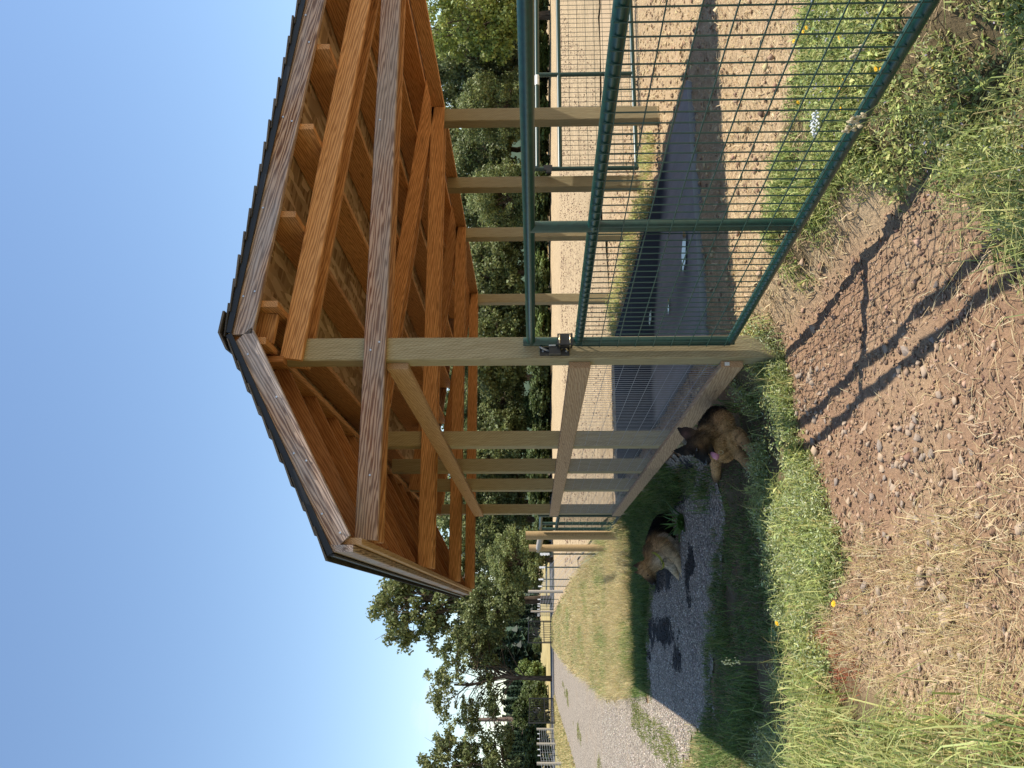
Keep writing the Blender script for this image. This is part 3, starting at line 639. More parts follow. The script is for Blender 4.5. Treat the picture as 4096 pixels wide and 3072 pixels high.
def trunk(name, seed, h, r, limbs, C, wig=.25, spread=.5):
    g = np.random.default_rng(seed + 99); m = MB(); pts = [np.array((0, 0, -.4))]; n = 6
    for i in range(1, n + 1): pts.append(np.array((g.normal() * wig * i / n, g.normal() * wig * i / n, h * i / n)))
    m.tube(pts, [r * 1.25] + [r * (1 - .6 * i / n) for i in range(1, n + 1)], 9)
    for k in range(limbs):
        c = C[int(g.integers(len(C)))][0]; z0 = g.uniform(spread, 1) * h; i = z0 / h * n; i0 = min(int(i), n - 1); a = pts[i0] + (pts[i0 + 1] - pts[i0]) * (i - i0)
        if c[2] < z0: continue
        mid = a * .5 + c * .5 + np.array((g.normal() * .4, g.normal() * .4, g.uniform(-.1, .5))); rr = r * g.uniform(.2, .42)
        m.tube([a, a * .7 + mid * .3 + (0, 0, .1), mid, c], [rr, rr * .8, rr * .55, rr * .15], 6, False)
        for q in range(2):
            e = mid + (c - mid) * g.uniform(.2, .8) + g.normal(size=3) * .9; m.tube([mid, (mid + e) / 2 + (0, 0, .15), e], [rr * .4, rr * .3, rr * .08], 5, False)
    o = mesh_np(name, np.array(m.v), m.f, M['bark'], False); o.data.polygons.foreach_set('use_smooth', np.ones(len(o.data.polygons), dtype=bool)); return o.data
OAK = [(.09, .112, .036), (.23, .25, .09)]; OAKY = [(.16, .21, .04), (.34, .38, .1)]; DARK = [(.07, .09, .032), (.18, .205, .075)]
PRO = {}
def proto(key, lobes, nc, per, cr, leaf, pal, th, tr, limbs, seed, hollow=.35, spread=.5):
    cm, C = crown(key + '_crown', seed, lobes, nc, per, cr, leaf, pal, hollow); PRO[key] = (cm, trunk(key + '_trunk', seed, th, tr, limbs, C, spread=spread))
# unit prototypes are about 10 m tall and 8 m wide
proto('oak', [(0, 0, 6.2, 3.2, 3.2, 2.6), (-1.9, .6, 4.6, 2.0, 2.0, 1.7), (2.0, -.4, 4.9, 1.9, 2.0, 1.8), (.2, 1.5, 8.0, 2.0, 2.0, 1.7), (0, -2, 4.2, 2, 1.6, 1.6)], 230, 95, .75, .30, OAK, 6.0, .33, 34, 1)
proto('oak2', [(.6, 0, 5.6, 2.8, 3.0, 2.9), (-2.1, 0, 6.0, 1.8, 1.8, 2.3), (2.4, .5, 3.6, 1.6, 1.7, 1.5), (-.4, .3, 8.3, 2.0, 2.0, 1.5), (-1.2, -.8, 3.0, 2.2, 1.8, 1.4)], 230, 95, .7, .28, DARK, 6.0, .36, 34, 2)
proto('oak3', [(0, 0, 5.0, 3.7, 3.6, 3.6), (1.2, .2, 7.6, 2.2, 2.2, 1.9), (-1.6, .4, 6.8, 2.0, 2.0, 1.9), (0, 0, 2.6, 3.6, 3.4, 1.8)], 300, 85, .72, .26, [(.11, .135, .042), (.25, .28, .1)], 5.0, .3, 20, 3)
proto('open', [(-.4, 0, 8.2, 2.6, 2.4, 1.5), (2.1, 0, 6.6, 1.5, 1.5, 2.2), (-2.4, 0, 6.2, 1.4, 1.5, 2.0), (.7, .4, 5.2, 1.3, 1.2, 1.2), (-1.3, -.2, 4.6, 1.2, 1.2, .9), (2.9, 0, 4.4, .9, .9, 1.1)], 230, 46, .46, .23, OAK, 7.4, .17, 60, 4, hollow=.1, spread=.25)
proto('tall', [(.2, 0, 8.4, 1.7, 1.8, 1.3), (1.6, 0, 7.1, 1.6, 1.6, 1.5), (-1.4, 0, 7.3, 1.7, 1.7, 1.5), (.3, 0, 5.9, 2.3, 2.1, 1.4), (-2.4, 0, 5.6, 1.4, 1.4, 1.2), (2.1, .2, 4.6, 1.6, 1.5, 1.4), (-.6, 0, 3.9, 2.2, 2.0, 1.5), (-2.6, .2, 3.4, 1.2, 1.2, .8)], 270, 70, .52, .25, OAK, 7.5, .26, 48, 5, hollow=.15, spread=.3)
proto('bush', [(0, 0, 4.5, 4, 4, 4.4), (2, 0, 6.5, 2.2, 2, 2.6), (-2, .5, 5.5, 2.4, 2.2, 3.4)], 120, 75, 1.3, .75, [(.06, .085, .025), (.12, .155, .05)], 5, .2, 8, 6)
proto('brightbush', [(0, 0, 4.5, 4, 4, 4.4), (1.5, 0, 7, 2.2, 2, 2.4)], 110, 75, 1.3, .75, [(.14, .19, .05), (.23, .28, .085)], 5, .2, 8, 7)
PRO['mid'] = (crown('mid_crown', 8, [(0, 0, 6.0, 3.4, 3.3, 3.4), (1.5, 0, 3.4, 2.4, 2.4, 2.), (-1.7, 0, 4, 2.2, 2.2, 2.4)], 230, 95, .75, .29, OAKY)[0], PRO['oak'][1])
def conifer_proto():
    g = np.random.default_rng(9); P, Nn, K = [], [], []
    for k in range(2600):
        z = g.random() ** .8; r = (1 - z) * 1.9 * (.55 + .45 * math.sin(z * 55) ** 2) + .05; th = g.uniform(0, 2 * PI); rr = r * g.uniform(.35, 1)
        P.append((rr * math.cos(th), rr * math.sin(th), .7 + z * 9.3 - rr * .25)); Nn.append((math.cos(th) * .4 + g.normal() * .3, math.sin(th) * .4 + g.normal() * .3, .8)); K.append(np.array((.03, .052, .028)) * g.uniform(.6, 1.5))
    Nn = np.array(Nn); Nn /= np.linalg.norm(Nn, axis=1, keepdims=True); V, F, C = leafcards(np.array(P), Nn, .62, np.array(K), g)
    m = MB().tube([(0, 0, -.5), (0, 0, 9.5)], [.16, .03], 6)
    PRO['conifer'] = (mesh_np('conifer_crown', V, F, M['leaf'], False, col=C).data, mesh_np('conifer_trunk', np.array(m.v), m.f, M['bark'], False).data)
conifer_proto()
def tree(name, key, label, p, h, wd, rot, cat='tree', group=None, tw=None):
    """p = foot, h = height, wd = crown width"""
    wid = {'conifer': 3.8, 'bush': 9., 'brightbush': 9., 'tall': 7.4, 'open': 7.4}.get(key, 8.2)
    mw = Matrix.Translation(Vector((float(p[0]), float(p[1]), float(p[2])))) @ Matrix.Rotation(rot, 4, 'Z') @ Matrix.Diagonal((wd / wid, wd / wid, h / 10., 1))
    o = bpy.data.objects.new(name, None); o.empty_display_size = .5
    link(o, None, mw); tag(o, label, cat, group)
    link(bpy.data.objects.new('crown', PRO[key][0]), o, mw); link(bpy.data.objects.new('trunk', PRO[key][1]), o, mw)
    return o
def tree_px(name, key, label, ytrunk, xtop, hw, Z, rot, zb=0., **kw):
    p = at(2190, ytrunk, Z); top = at(xtop, ytrunk, Z)[2]; p[2] = zb
    return tree(name, key, label, p, top - zb, 2 * hw / FPX * Z, rot, **kw)
ORD = 'first second third fourth fifth sixth seventh eighth ninth tenth eleventh twelfth thirteenth fourteenth fifteenth sixteenth seventeenth eighteenth nineteenth twentieth twenty-first twenty-second twenty-third twenty-fourth twenty-fifth twenty-sixth'.split()
RB = 'trees along the far edge of the field'
for key, y, xt, hw, Z, rot, lab in (
    ('mid', 60, 1655, 210, 60, .3, 'bright yellow-green tree far beyond the near gate, at the picture edge'),
    ('oak2', 240, 1690, 185, 66, 1.1, 'dark tree beyond the field, next to the bright yellow-green tree'),
    ('oak3', 425, 1800, 165, 62, 2.1, 'rounded lighter green tree above the right-hand shelter posts'),
    ('oak', 590, 1770, 190, 70, .5, 'dark tree seen between first and second far-row shelter posts'),
    ('oak3', 780, 1850, 170, 64, 4.0, 'light green tree behind the second far-row shelter post'),
    ('oak2', 935, 1800, 180, 70, 2.7, 'dark tree behind the third far-row shelter post'),
    ('oak', 1090, 1800, 180, 67, 5.2, 'dark tree seen between third and fourth far-row shelter posts'),
    ('oak2', 1260, 1780, 190, 70, 4.4, 'dense dark tree right behind the front shelter post'),
    ('oak', 1430, 1760, 190, 66, 3.3, 'broad oak seen just beside the front shelter post over the fence panel'),
    ('oak2', 1600, 1790, 185, 70, .2, 'dark tree seen over the middle of the fence panel'),
    ('oak', 1770, 1780, 180, 67, 1.7, 'dark oak behind the road-side row of posts'),
    ('oak2', 1930, 1800, 180, 70, 3.0, 'dark tree behind the far end of the shelter'),
    ('oak', 2080, 1790, 170, 72, 4.9, 'dark tree between the shelter end and the rounded pale tree')):
    tree_px('oak_tree', key, lab, y, xt, hw, Z, rot, group=RB)
for k, (y, xt, Z) in enumerate(((150, 1660, 86), (340, 1690, 90), (520, 1700, 84), (700, 1700, 90), (870, 1720, 86), (1180, 1700, 88), (1350, 1690, 92), (1510, 1700, 86), (1690, 1710, 90), (1850, 1720, 86), (2010, 1700, 90), (2150, 1760, 88))):
    tree_px('oak_tree', ('oak', 'oak2')[k % 2], ORD[k] + ' tree, counted from the near gate side, in the second row behind the field', y, xt, 190, Z, k * 1.3, group='second row of trees behind the field')
for k in range(26):
    y = 20 + k * 85 + (k * 37) % 50; Z = 61 + (k * 13) % 8
    tree_px('shrub', ('bush', 'brightbush')[1 if k in (2, 5, 9, 12, 15) else 0], ORD[k] + ' low shrub, counted from the near gate side, under the field-edge trees', y, 2085 + (k * 29) % 50, 90, Z, k * 2.1, cat='shrub', group='shrubs under the field-edge trees')
tree_px('oak_tree', 'oak3', 'dense rounded pale green tree past the shelter end, above white-capped posts', 2238, 1925, 150, 60, 1.0)
tree_px('oak_tree', 'tall', 'tallest oak rising behind the low left eave of the shelter', 2400, 1430, 225, 70, .25)
tree_px('oak_tree', 'oak', 'lower dark oak beneath the tallest oak, behind the iron gate', 2405, 1840, 150, 66, 2.0)
tree_px('oak_tree', 'open', 'open-branched oak with bare dark trunk beside the driveway', 2715, 1680, 215, 66, .0)
tree_px('oak_tree', 'tall', 'oak at the picture edge on the far side of the driveway', 3085, 1640, 180, 64, 3.4)
tree_px('shrub', 'brightbush', 'pale leafy shrub between the house and the open-branched oak', 2695, 2060, 55, 92, .4, cat='shrub')
tree_px('shrub', 'bush', 'rounded dark shrub between the open-branched oak and iron gate', 2785, 2070, 75, 80, 1.4, cat='shrub')
tree_px('shrub', 'bush', 'ivy-dark shrub around the foot of the dead trunk', 2850, 2035, 75, 74, 2.4, cat='shrub')
tree_px('shrub', 'bush', 'green shrub behind the wire fence at the picture edge', 3010, 2080, 110, 66, 3.4, cat='shrub')
tree_px('shrub', 'brightbush', 'broad bright shrub behind the left wire fence', 2925, 2100, 60, 90, 5.4, cat='shrub')
tree_px('shrub', 'bush', 'small shrub in front of the pale house', 2580, 2125, 30, 120, .9, cat='shrub')
# dead snag
p = at(2190, 2880, 78); SN = thing('dead_tree', (p[0], p[1], 0), 'bare dead trunk with broken side branches beyond the driveway gate', 'tree')
zt = at(1855, 2880, 78)[2]; g = np.random.default_rng(4)
M['deadwood'] = wood('dead_wood', (.26, .2, .16), (.12, .08, .06), knots=.2)
autosmooth(MB().tube([(p[0], p[1], -.3), (p[0] + .05, p[1], zt * .5), (p[0] - .03, p[1], zt)], [.24, .2, .16], 9).build('trunk', M['deadwood'], SN))
for k in range(26):
    z = zt * g.uniform(.33, .97); th = g.uniform(0, 2 * PI); L = g.uniform(.5, 2.3) * (1.25 - z / zt * .7); d = np.array((math.cos(th), math.sin(th), 0)); a = np.array((p[0], p[1], z))
    pts = [a, a + d * L * .4 + (0, 0, -.12 * L), a + d * L * .75 + (0, 0, -.1 * L), a + d * L + (0, 0, g.uniform(-.3, .2) * L)]
    m = MB().tube(pts, [.05, .038, .025, .008], 5, False)
    for q in range(2): e = pts[2] + g.normal(size=3) * .35; m.tube([pts[1 + q], e], [.02, .005], 4, False)
    m.build('branch', M['deadwood'], SN)
# house far behind the gates
c = at(2150, 2608, 200); c[2] = .6; HS = thing('house', c, 'pale single-storey house with green-edged low roof far beyond the gate', 'house', rz=.25)
mwh = WM[HS.name]
M['siding'] = flat('pale_siding', (.55, .52, .47), .8, var=.05, scale=2); M['roofing'] = flat('grey_roofing', (.34, .34, .35), .9, var=.1, scale=2); M['gtrim'] = flat('green_trim', (.03, .12, .08), .5); M['glass'] = flat('window_glass', (.05, .06, .07), .08, .6)
MB().box((0, 0, 1.0), (3.1, 2.5, 1.3)).build('wall', M['siding'], HS, mw=mwh)
v = [(-3.5, -2.9, 2.2), (3.5, -2.9, 2.2), (3.5, 2.9, 2.2), (-3.5, 2.9, 2.2), (0, -2.9, 3.05), (0, 2.9, 3.05), (-3.5, -2.9, 2.32), (3.5, -2.9, 2.32), (3.5, 2.9, 2.32), (-3.5, 2.9, 2.32), (0, -2.9, 3.2), (0, 2.9, 3.2)]
mesh_np('roof', v, [(0, 4, 5, 3), (4, 1, 2, 5), (6, 9, 11, 10), (10, 11, 8, 7), (0, 6, 10, 4), (4, 10, 7, 1), (3, 5, 11, 9), (5, 2, 8, 11), (0, 3, 9, 6), (1, 7, 8, 2)], M['roofing'], HS, mw=mwh)
m = MB(); m.tube([(-3.5, -2.92, 2.22), (0, -2.92, 3.08), (3.5, -2.92, 2.22)], .09, 6); m.build('roof_trim', M['gtrim'], HS, mw=mwh)
for x in (-1.9, 1.8):
    f = MB().box((x, -2.52, 1.15), (.55, .04, .5)).build('window', M['white'], HS, mw=mwh)
    for q in (-.26, .26): MB().box((x + q, -2.57, 1.15), (.22, .02, .42)).build('pane', M['glass'], f, mw=mwh)
# hills and the far wood
def hill(name, dist, lo, hi, y0, y1, seed, mat, base=-2):
    n = 60; v = []; f = []
    for i in range(n + 1):
        y = y0 + (y1 - y0) * i / n; p = at(2138, y, dist); h = lo + (hi - lo) * float(fbm(np.array(i * .13 + seed), np.array(seed * 1.7), 5)); d = (p - CAM) / dist
        for q, (dd, zz) in enumerate(((0, base), (dist * .04, h * .6), (dist * .1, h), (dist * .2, h * .7))): v.append((p[0] + d[0] * dd, p[1] + d[1] * dd, zz))
    for i in range(n):
        for q in range(3): a = i * 4 + q; f.append((a, a + 4, a + 5, a + 1))
    return tag(mesh_np(name, v, f, mat, smooth=True), kind='structure')
M['hillfar'] = flat('far_forest', (.06, .085, .055), 1., .05, var=.3, scale=.02)
hill('far_hill', 5200, 60, 240, 1200, 6400, 2.3, M['hillfar'])
hill('near_hill', 900, 26, 42, -1500, 5200, 5.1, M['hillfar'])
g = np.random.default_rng(21); cmV = []; cmF = []; cmC = []; src = PRO['conifer'][0]
sv = np.zeros(len(src.vertices) * 3, np.float32); src.vertices.foreach_get('co', sv); sv = sv.reshape(-1, 3); sc_ = np.zeros(len(sv) * 4, np.float32); src.attributes['Col'].data.foreach_get('color', sc_); sc_ = sc_.reshape(-1, 4)
keepq = np.arange(0, len(sv) // 4, 9); idx = (keepq[:, None] * 4 + np.arange(4)).ravel(); sv = sv[idx]; sc_ = sc_[idx]; sv = (sv.reshape(-1, 4, 3) - sv.reshape(-1, 4, 3).mean(1, keepdims=True)) * 2.6 + sv.reshape(-1, 4, 3).mean(1, keepdims=True); sv = sv.reshape(-1, 3)
n0 = 0
for k in range(170):
    y = g.uniform(2330, 3350); Z = g.choice([170, 210, 260, 330]) * g.uniform(.9, 1.1); p = at(2150, y, Z); h = g.uniform(9, 17) * (1.15 if 2540 < y < 2680 else .62) * (Z / 240) ** .6; sx_ = h / 10 * g.uniform(.8, 1.2)
    cmV.append(sv * (sx_, sx_, h / 10) + (p[0], p[1], 0)); cmC.append(sc_[:, :3] * g.uniform(.7, 1.5)); cmF.append(np.arange(len(sv)).reshape(-1, 4) + n0); n0 += len(sv)
tag(mesh_np('far_wood', np.concatenate(cmV), np.concatenate(cmF), M['leaf'], col=np.concatenate(cmC)), 'far-off mass of dark conifers below the horizon', 'wood', kind='stuff')
# ------------------------------------------------------------------ grass, weeds, straw
def blades(P, L, Wd, colr, lean=.5, g=None, azim=None, sweep=1.0):
    n = len(P); az = g.uniform(0, 2 * PI, n) if azim is None else azim; d = np.stack([np.cos(az), np.sin(az), 0 * az], 1); le = g.uniform(.25, 1., n) * lean
    side_a = g.uniform(0, 2 * PI, n); sd = np.stack([np.cos(side_a), np.sin(side_a), 0 * az], 1) * (Wd * .5)[:, None]
    up = np.array((0, 0, 1.)); Lc = L[:, None]
    m1 = P + up * Lc * .55 * np.cos(le)[:, None] ** .5 + d * Lc * .30 * np.sin(le)[:, None]
    tp = P + up * Lc * np.maximum(1 - le * .85 * sweep, .02)[:, None] + d * Lc * np.sin(np.minimum(le * 1.25, 1.5))[:, None]
    V = np.stack([P - sd, P + sd, m1 + sd * .75, m1 - sd * .75, tp], 1).reshape(-1, 3); i = np.arange(n)[:, None] * 5
    F = np.concatenate([i + (0, 1, 2), i + (0, 2, 3), i + (3, 2, 4)]); C = np.repeat(colr, 5, 0)
    C = C.reshape(n, 5, 3); C[:, 4] *= 1.12; return V, F, C.reshape(-1, 3)
def scatter(n, box, mask, g):
    out = []; tot = 0
    while tot < n:
        t = g.uniform(box[0], box[1], n); s = g.uniform(box[2], box[3], n); k = mask(t, s); out.append(np.stack([t[k], s[k]], 1)); tot += k.sum()
        if len(out) > 60: break
    return np.concatenate(out)[:n]
def clump(c, k, r, g):
    p = np.repeat(c, k, 0); return p + g.normal(size=p.shape) * r
def ground3(p): return np.concatenate([p, (H(p[:, 0], p[:, 1]) + rough(p[:, 0], p[:, 1]))[:, None] - .004], 1)
def palette(n, cols, g, wts=None, jit=.2):
    c = np.array(cols)[g.choice(len(cols), n, p=wts)]; return np.clip(c * g.uniform(1 - jit, 1 + jit, (n, 1)) * g.uniform(.94, 1.06, (n, 3)), 0, 1)
GREEN = [(.12, .19, .045), (.17, .24, .065), (.09, .15, .045), (.22, .26, .085)]
DRY = [(.6, .48, .23), (.68, .57, .32), (.5, .38, .18), (.45, .4, .17)]
STRAW = [(.62, .5, .3), (.7, .58, .37), (.52, .4, .23), (.42, .31, .17)]
def stuff(name, parts, label, cat, mat=None):
    V, F, C = [], [], []; n = 0
    for v, f, c in parts: V.append(v); F.append(f + n); C.append(c); n += len(v)
    return tag(mesh_np(name, np.concatenate(V), np.concatenate(F), mat or M['grass'], col=np.concatenate(C)), label, cat, kind='stuff')
G = np.random.default_rng(77)
LEAF0 = [(.3, .34, .12), (.24, .3, .09)]
fl = lambda s: -np.maximum(0, s - 14) * .036
# verge: dry grass with greener patches, between driveway and fence line
def verge(t, s): return (t < .02 + fl(s)) & (t > trk_r(s) + (fbm(t * 2, s * 2) - .5) * .5) & ~gravel(t, s)
parts = []
for (s0, s1, n, k, Lr, wd) in ((8.6, 13, 3000, 9, (.16, .46), .006), (13, 22, 3800, 8, (.16, .46), .010), (22, 40, 4000, 6, (.16, .42), .022), (40, 58, 2200, 6, (.16, .36), .04)):
    c = scatter(n, (-4.5, .0, s0, s1), verge, G); p = clump(c, k, .035 if s0 < 20 else .06, G); L = G.uniform(*Lr, len(p)) * (.7 + .7 * fbm(p[:, 0] * 1.2, p[:, 1] * 1.2))
    nz_ = fbm(p[:, 0] * 1.6 + 4, p[:, 1] * 1.1) + G.normal(size=len(p)) * .06; gr = nz_ + .12 * (p[:, 1] < 10.0) > .64
    col = np.where(gr[:, None], palette(len(p), [(.32, .35, .12), (.24, .3, .09), (.42, .41, .17)], G), palette(len(p), DRY, G, (.35, .3, .15, .2))); col = col * np.repeat(G.uniform(.7, 1.15, (len(c), 1)), k, 0)
    parts.append(blades(ground3(p), L, np.full(len(p), wd) * G.uniform(.6, 1.2, len(p)), col, .9, G))
stuff('verge_grass', parts, 'dry yellow verge grass between driveway and wire fence', 'grass')
c = scatter(2600, (-10, -6.2, 9, 57), lambda t, s: (t < -6.4) & (t > -8.9 - 0 * s), G); p = clump(c, 7, .06, G)
c2 = scatter(700, (-5.2, -4.4, 8, 40), lambda t, s: np.abs(t + 4.8 + .2 * np.sin(s * .3)) < .25 * (fbm(t * 1, s * .6) > .52), G); p2 = clump(c2, 7, .05, G)
p3 = clump(scatter(500, (-3.3, -2.5, 5.0, 10), lambda t, s: np.abs(t + 2.95 - .0 * s) < .2, G), 8, .04, G)
p4 = clump(scatter(520, (-4.8, -2.5, 1.4, 5.1), lambda t, s: (fbm(t * 2, s * 2) > .4) & ~gravel(t, s + .1), G), 12, .05, G)
stuff('roadside_grass', [blades(ground3(p4), G.uniform(.05, .2, len(p4)), np.full(len(p4), .006), palette(len(p4), DRY[:2] + LEAF0, G), 1.1, G),blades(ground3(p), G.uniform(.08, .25, len(p)), np.full(len(p), .022), palette(len(p), DRY + [(.2, .22, .06)], G), .9, G),
    blades(ground3(p2), G.uniform(.03, .08, len(p2)), np.full(len(p2), .014), palette(len(p2), [(.2, .22, .07), (.3, .28, .1)], G), .9, G),
    blades(ground3(p3), G.uniform(.03, .09, len(p3)), np.full(len(p3), .010), palette(len(p3), [(.17, .21, .06), (.25, .26, .08)], G), .9, G)], 'short grass along the far driveway edge and between the wheel tracks', 'grass')
# shaded green grass along the back edge of the gravel and under the panel
def upg(t, s): return inpoly(UPG, t + (fbm(t * 3, s * 3) - .5) * .3, s + (fbm(t * 3, s * 3 + 9) - .5) * .3) | ((t > -.3) & (t < .03) & (s > 3.6))
p = clump(scatter(1500, (-2.7, .08, 3.6, 9.6), upg, G), 11, .035, G)
q = clump(scatter(1500, (-3.3, 0, .4, 4.6), lambda t, s: inpoly(SHADEG, t, s) & (fbm(t * 2.2, s * 2.2) > .47), G), 10, .035, G)
qq = clump(np.array([(-2.35, 1.7), (-2.6, 2.2), (-2.15, 1.35), (-2.75, 1.6), (-2.45, 2.6), (-1.95, 1.25), (-2.9, 2.7), (-.2, 1.0), (-.12, 1.6), (-.45, 2.35), (-1.62, 1.9)]), 130, .09, G); qe = clump(scatter(170, (-2.5, -.1, 2.0, 7.6), lambda t, s: gravel(t, s) & (~gravel(t, s + .3) | ~gravel(t, s - .3) | ~gravel(t + .3, s)), G), 26, .035, G); keepd = lambda a: a[~inpoly([(-.75, .55), (-.1, .55), (-.1, 1.65), (-.45, 1.75), (-.75, 1.3)], a[:, 0], a[:, 1])]; qq = keepd(qq); qd = inpoly([(-.75, .5), (-.1, .5), (-.1, 1.65), (-.45, 1.75), (-.75, 1.3)], q[:, 0], q[:, 1])
stuff('shade_grass', [blades(ground3(qe) + (0, 0, .012), G.uniform(.03, .13, len(qe)), np.full(len(qe), .006), palette(len(qe), GREEN + [(.34, .27, .14)], G), 1.2, G), blades(ground3(p), G.uniform(.1, .3, len(p)), np.full(len(p), .007), palette(len(p), GREEN, G), 1.0, G),
    blades(ground3(q), G.uniform(.03, .12, len(q)) * np.where(qd, .35, 1.), np.full(len(q), .006), palette(len(q), GREEN + [(.3, .23, .12)], G), 1.1, G),
    blades(ground3(qq), G.uniform(.15, .36, len(qq)), np.full(len(qq), .007), palette(len(qq), GREEN, G), 1.1, G)], 'soft green grass in the shelter shadow around the gravel', 'grass')
# leafy weed mats
def leaflets(c, k, r, h, size, cols, g, jit=.25):
    n = len(c) * k; p = np.repeat(c, k, 0) + np.clip(g.normal(size=(n, 2)), -2, 2) * r; d2 = ((p - np.repeat(c, k, 0)) ** 2).sum(1) / (r * r)
    z = np.repeat(g.uniform(.2, 1.5, len(c)) * h, k) * np.exp(-d2 * .35) * g.uniform(.15, 1, n) ** .6
    P = ground3(p); P[:, 2] += z; nn = g.normal(size=(n, 3)) * .6 + (0, 0, .8); nn /= np.linalg.norm(nn, axis=1, keepdims=True)
    V, F, C = leafcards(P, nn, size, palette(n, cols, g, jit=jit) * (.8 + .4 * g.random((n, 1))), g, .42); F2 = np.concatenate([F[:, [0, 1, 2]], F[:, [0, 2, 3]]]); return V, F2, C
LEAF = [(.3, .35, .1), (.4, .45, .15), (.48, .52, .2), (.22, .28, .1), (.56, .54, .22)]
SAGE = [(.42, .47, .26), (.52, .56, .35), (.32, .38, .18)]
wz = lambda P, lim=.36: (lambda t, s: inpoly(P, t + (fbm(t * 4, s * 4) - .5) * .28, s + (fbm(t * 4 + 7, s * 4) - .5) * .28) & (fbm(t * 3 + 2, s * 3) > lim))
W1 = scatter(800, (-3.3, .16, -1.2, 2.1), wz(WEED, .45), G); W1b = scatter(500, (-1.6, .16, -.8, .75), wz(WEED, .42), G)
stuff('weed_strip', [leaflets(W1[::2], 34, .06, .10, .036, LEAF, G, .45), leaflets(W1[1::2], 60, .05, .13, .019, SAGE, G, .4), leaflets(W1b, 60, .045, .11, .018, SAGE + LEAF, G, .4), leaflets(W1[::5], 9, .05, .05, .075, LEAF, G), leaflets(W1[::7], 30, .06, .05, .02, [(.5, .4, .2), (.42, .3, .16)], G), (lambda p: blades(ground3(p), G.uniform(.15, .34, len(p)), np.full(len(p), .005), palette(len(p), [(.42, .36, .14), (.36, .36, .12)], G), .8, G))(clump(W1[::14], 5, .04, G)),
    (lambda p: blades(ground3(p), G.uniform(.08, .26, len(p)), np.full(len(p), .006), palette(len(p), LEAF, G), 1.1, G))(clump(W1[::3], 26, .05, G))], 'bright leafy weed strip edging the bare dirt beside the roof shadow', 'weeds')
W2 = scatter(560, (-3.3, -1.7, -3.0, .5), wz(BLG, .3), G); W2b = clump(W2[::2], 34, .06, G); W2c = clump(W2[1::3], 30, .07, G)
stuff('corner_grass', [leaflets(W2[::2], 50, .06, .09, .02, LEAF, G), blades(ground3(W2b), G.uniform(.12, .42, len(W2b)), np.full(len(W2b), .008), palette(len(W2b), LEAF, G), 1.2, G),
    blades(ground3(W2c), G.uniform(.1, .3, len(W2c)), np.full(len(W2c), .005), palette(len(W2c), DRY, G), 1.3, G)], 'long green grass in the near corner beside the driveway', 'grass')
W3 = scatter(620, (-.8, 1.3, -3.1, -1.35), wz(BRG, .33), G); p = clump(W3[::4], 22, .06, G)
stuff('gate_weeds', [leaflets(W3[::2], 50, .055, .085, .03, LEAF, G, .45), leaflets(W3[1::2], 90, .05, .09, .013, SAGE + LEAF, G), leaflets(W3[::6], 10, .06, .16, .012, [(.4, .36, .5)], G),
    blades(ground3(p), G.uniform(.08, .30, len(p)) * np.where(p[:, 0] > .0, .6, 1.15), np.full(len(p), .004), palette(len(p), LEAF + [(.4, .33, .15)], G), 1.3, G)], 'tangled green weeds under the near end of the big gate', 'weeds')
W4 = scatter(460, (.2, 1.8, -2.8, -.5), wz(ING, .45), G); p = clump(W4[::2], 34, .05, G)
inner = scatter(70, (2.7, 3.4, 3.0, 8.2), lambda t, s: t > 0, G); p5 = clump(inner, 40, .07, G)
stuff('yard_weeds', [leaflets(W4, 60, .055, .07, .02, LEAF, G), blades(ground3(p), G.uniform(.05, .15, len(p)), np.full(len(p), .006), palette(len(p), GREEN + LEAF, G), 1.2, G),
    leaflets(inner, 26, .07, .14, .035, LEAF, G), blades(ground3(p5), G.uniform(.06, .24, len(p5)), np.full(len(p5), .009), palette(len(p5), LEAF + DRY, G), 1.1, G)], 'green weeds growing inside the yard behind the gate mesh', 'weeds')
# straw litter lying on the dirt and on the yard floor
def sticks(p, L, wd, cols, g, lift=.01, tilt=.25):
    n = len(p); P = ground3(p); P[:, 2] += g.uniform(.004, lift, n); az = g.uniform(0, 2 * PI, n); d = np.stack([np.cos(az), np.sin(az), g.normal(size=n) * tilt], 1) * (L * .5)[:, None]; sd = np.stack([-np.sin(az), np.cos(az), 0 * az], 1) * (wd * .5)[:, None]
    lift_ = np.array((0, 0, 1.)) * (np.abs(d[:, 2:3]) * .8)
    V = np.stack([P - d - sd, P - d + sd, P + lift_ + sd, P + lift_ - sd, P + d + sd, P + d - sd], 1).reshape(-1, 3); i = np.arange(n)[:, None] * 6
    F = np.concatenate([i + (0, 1, 2), i + (0, 2, 3), i + (3, 2, 4), i + (3, 4, 5)]); return V, F, np.repeat(palette(n, cols, g), 6, 0)
a = scatter(24000, (.12, 6, -1.5, 9.2), lambda t, s: ~(inpoly([(.43, 1.03), (2.6, 1.03), (2.6, 7.6), (.43, 7.6)], t, s)), G)
b = scatter(9000, (.12, 2.6, -2.9, 1.0), lambda t, s: t > 0, G)
stuff('straw_litter', [sticks(a, G.uniform(.03, .12, len(a)), np.full(len(a), .005), STRAW, G, .02), sticks(b, G.uniform(.02, .07, len(b)), np.full(len(b), .0028), STRAW, G, .015)], 'pale straw litter over the yard floor around the shelter', 'straw')
def dirt(t, s): return (t < .1) & ~inpoly(WEED, t, s) & ~inpoly(BLG, t, s) & ~inpoly(BRG, t, s) & (s < .3) & (t > -2.4)
a = scatter(3600, (-2.2, .1, -3.0, -.1), lambda t, s: dirt(t, s) & (G.random(t.shape) < np.clip(.12 + sm(-.8, -1.7, t) * sm(.2, -1., s) + sm(-1.6, -2.6, s) * .6, 0, 1)), G)
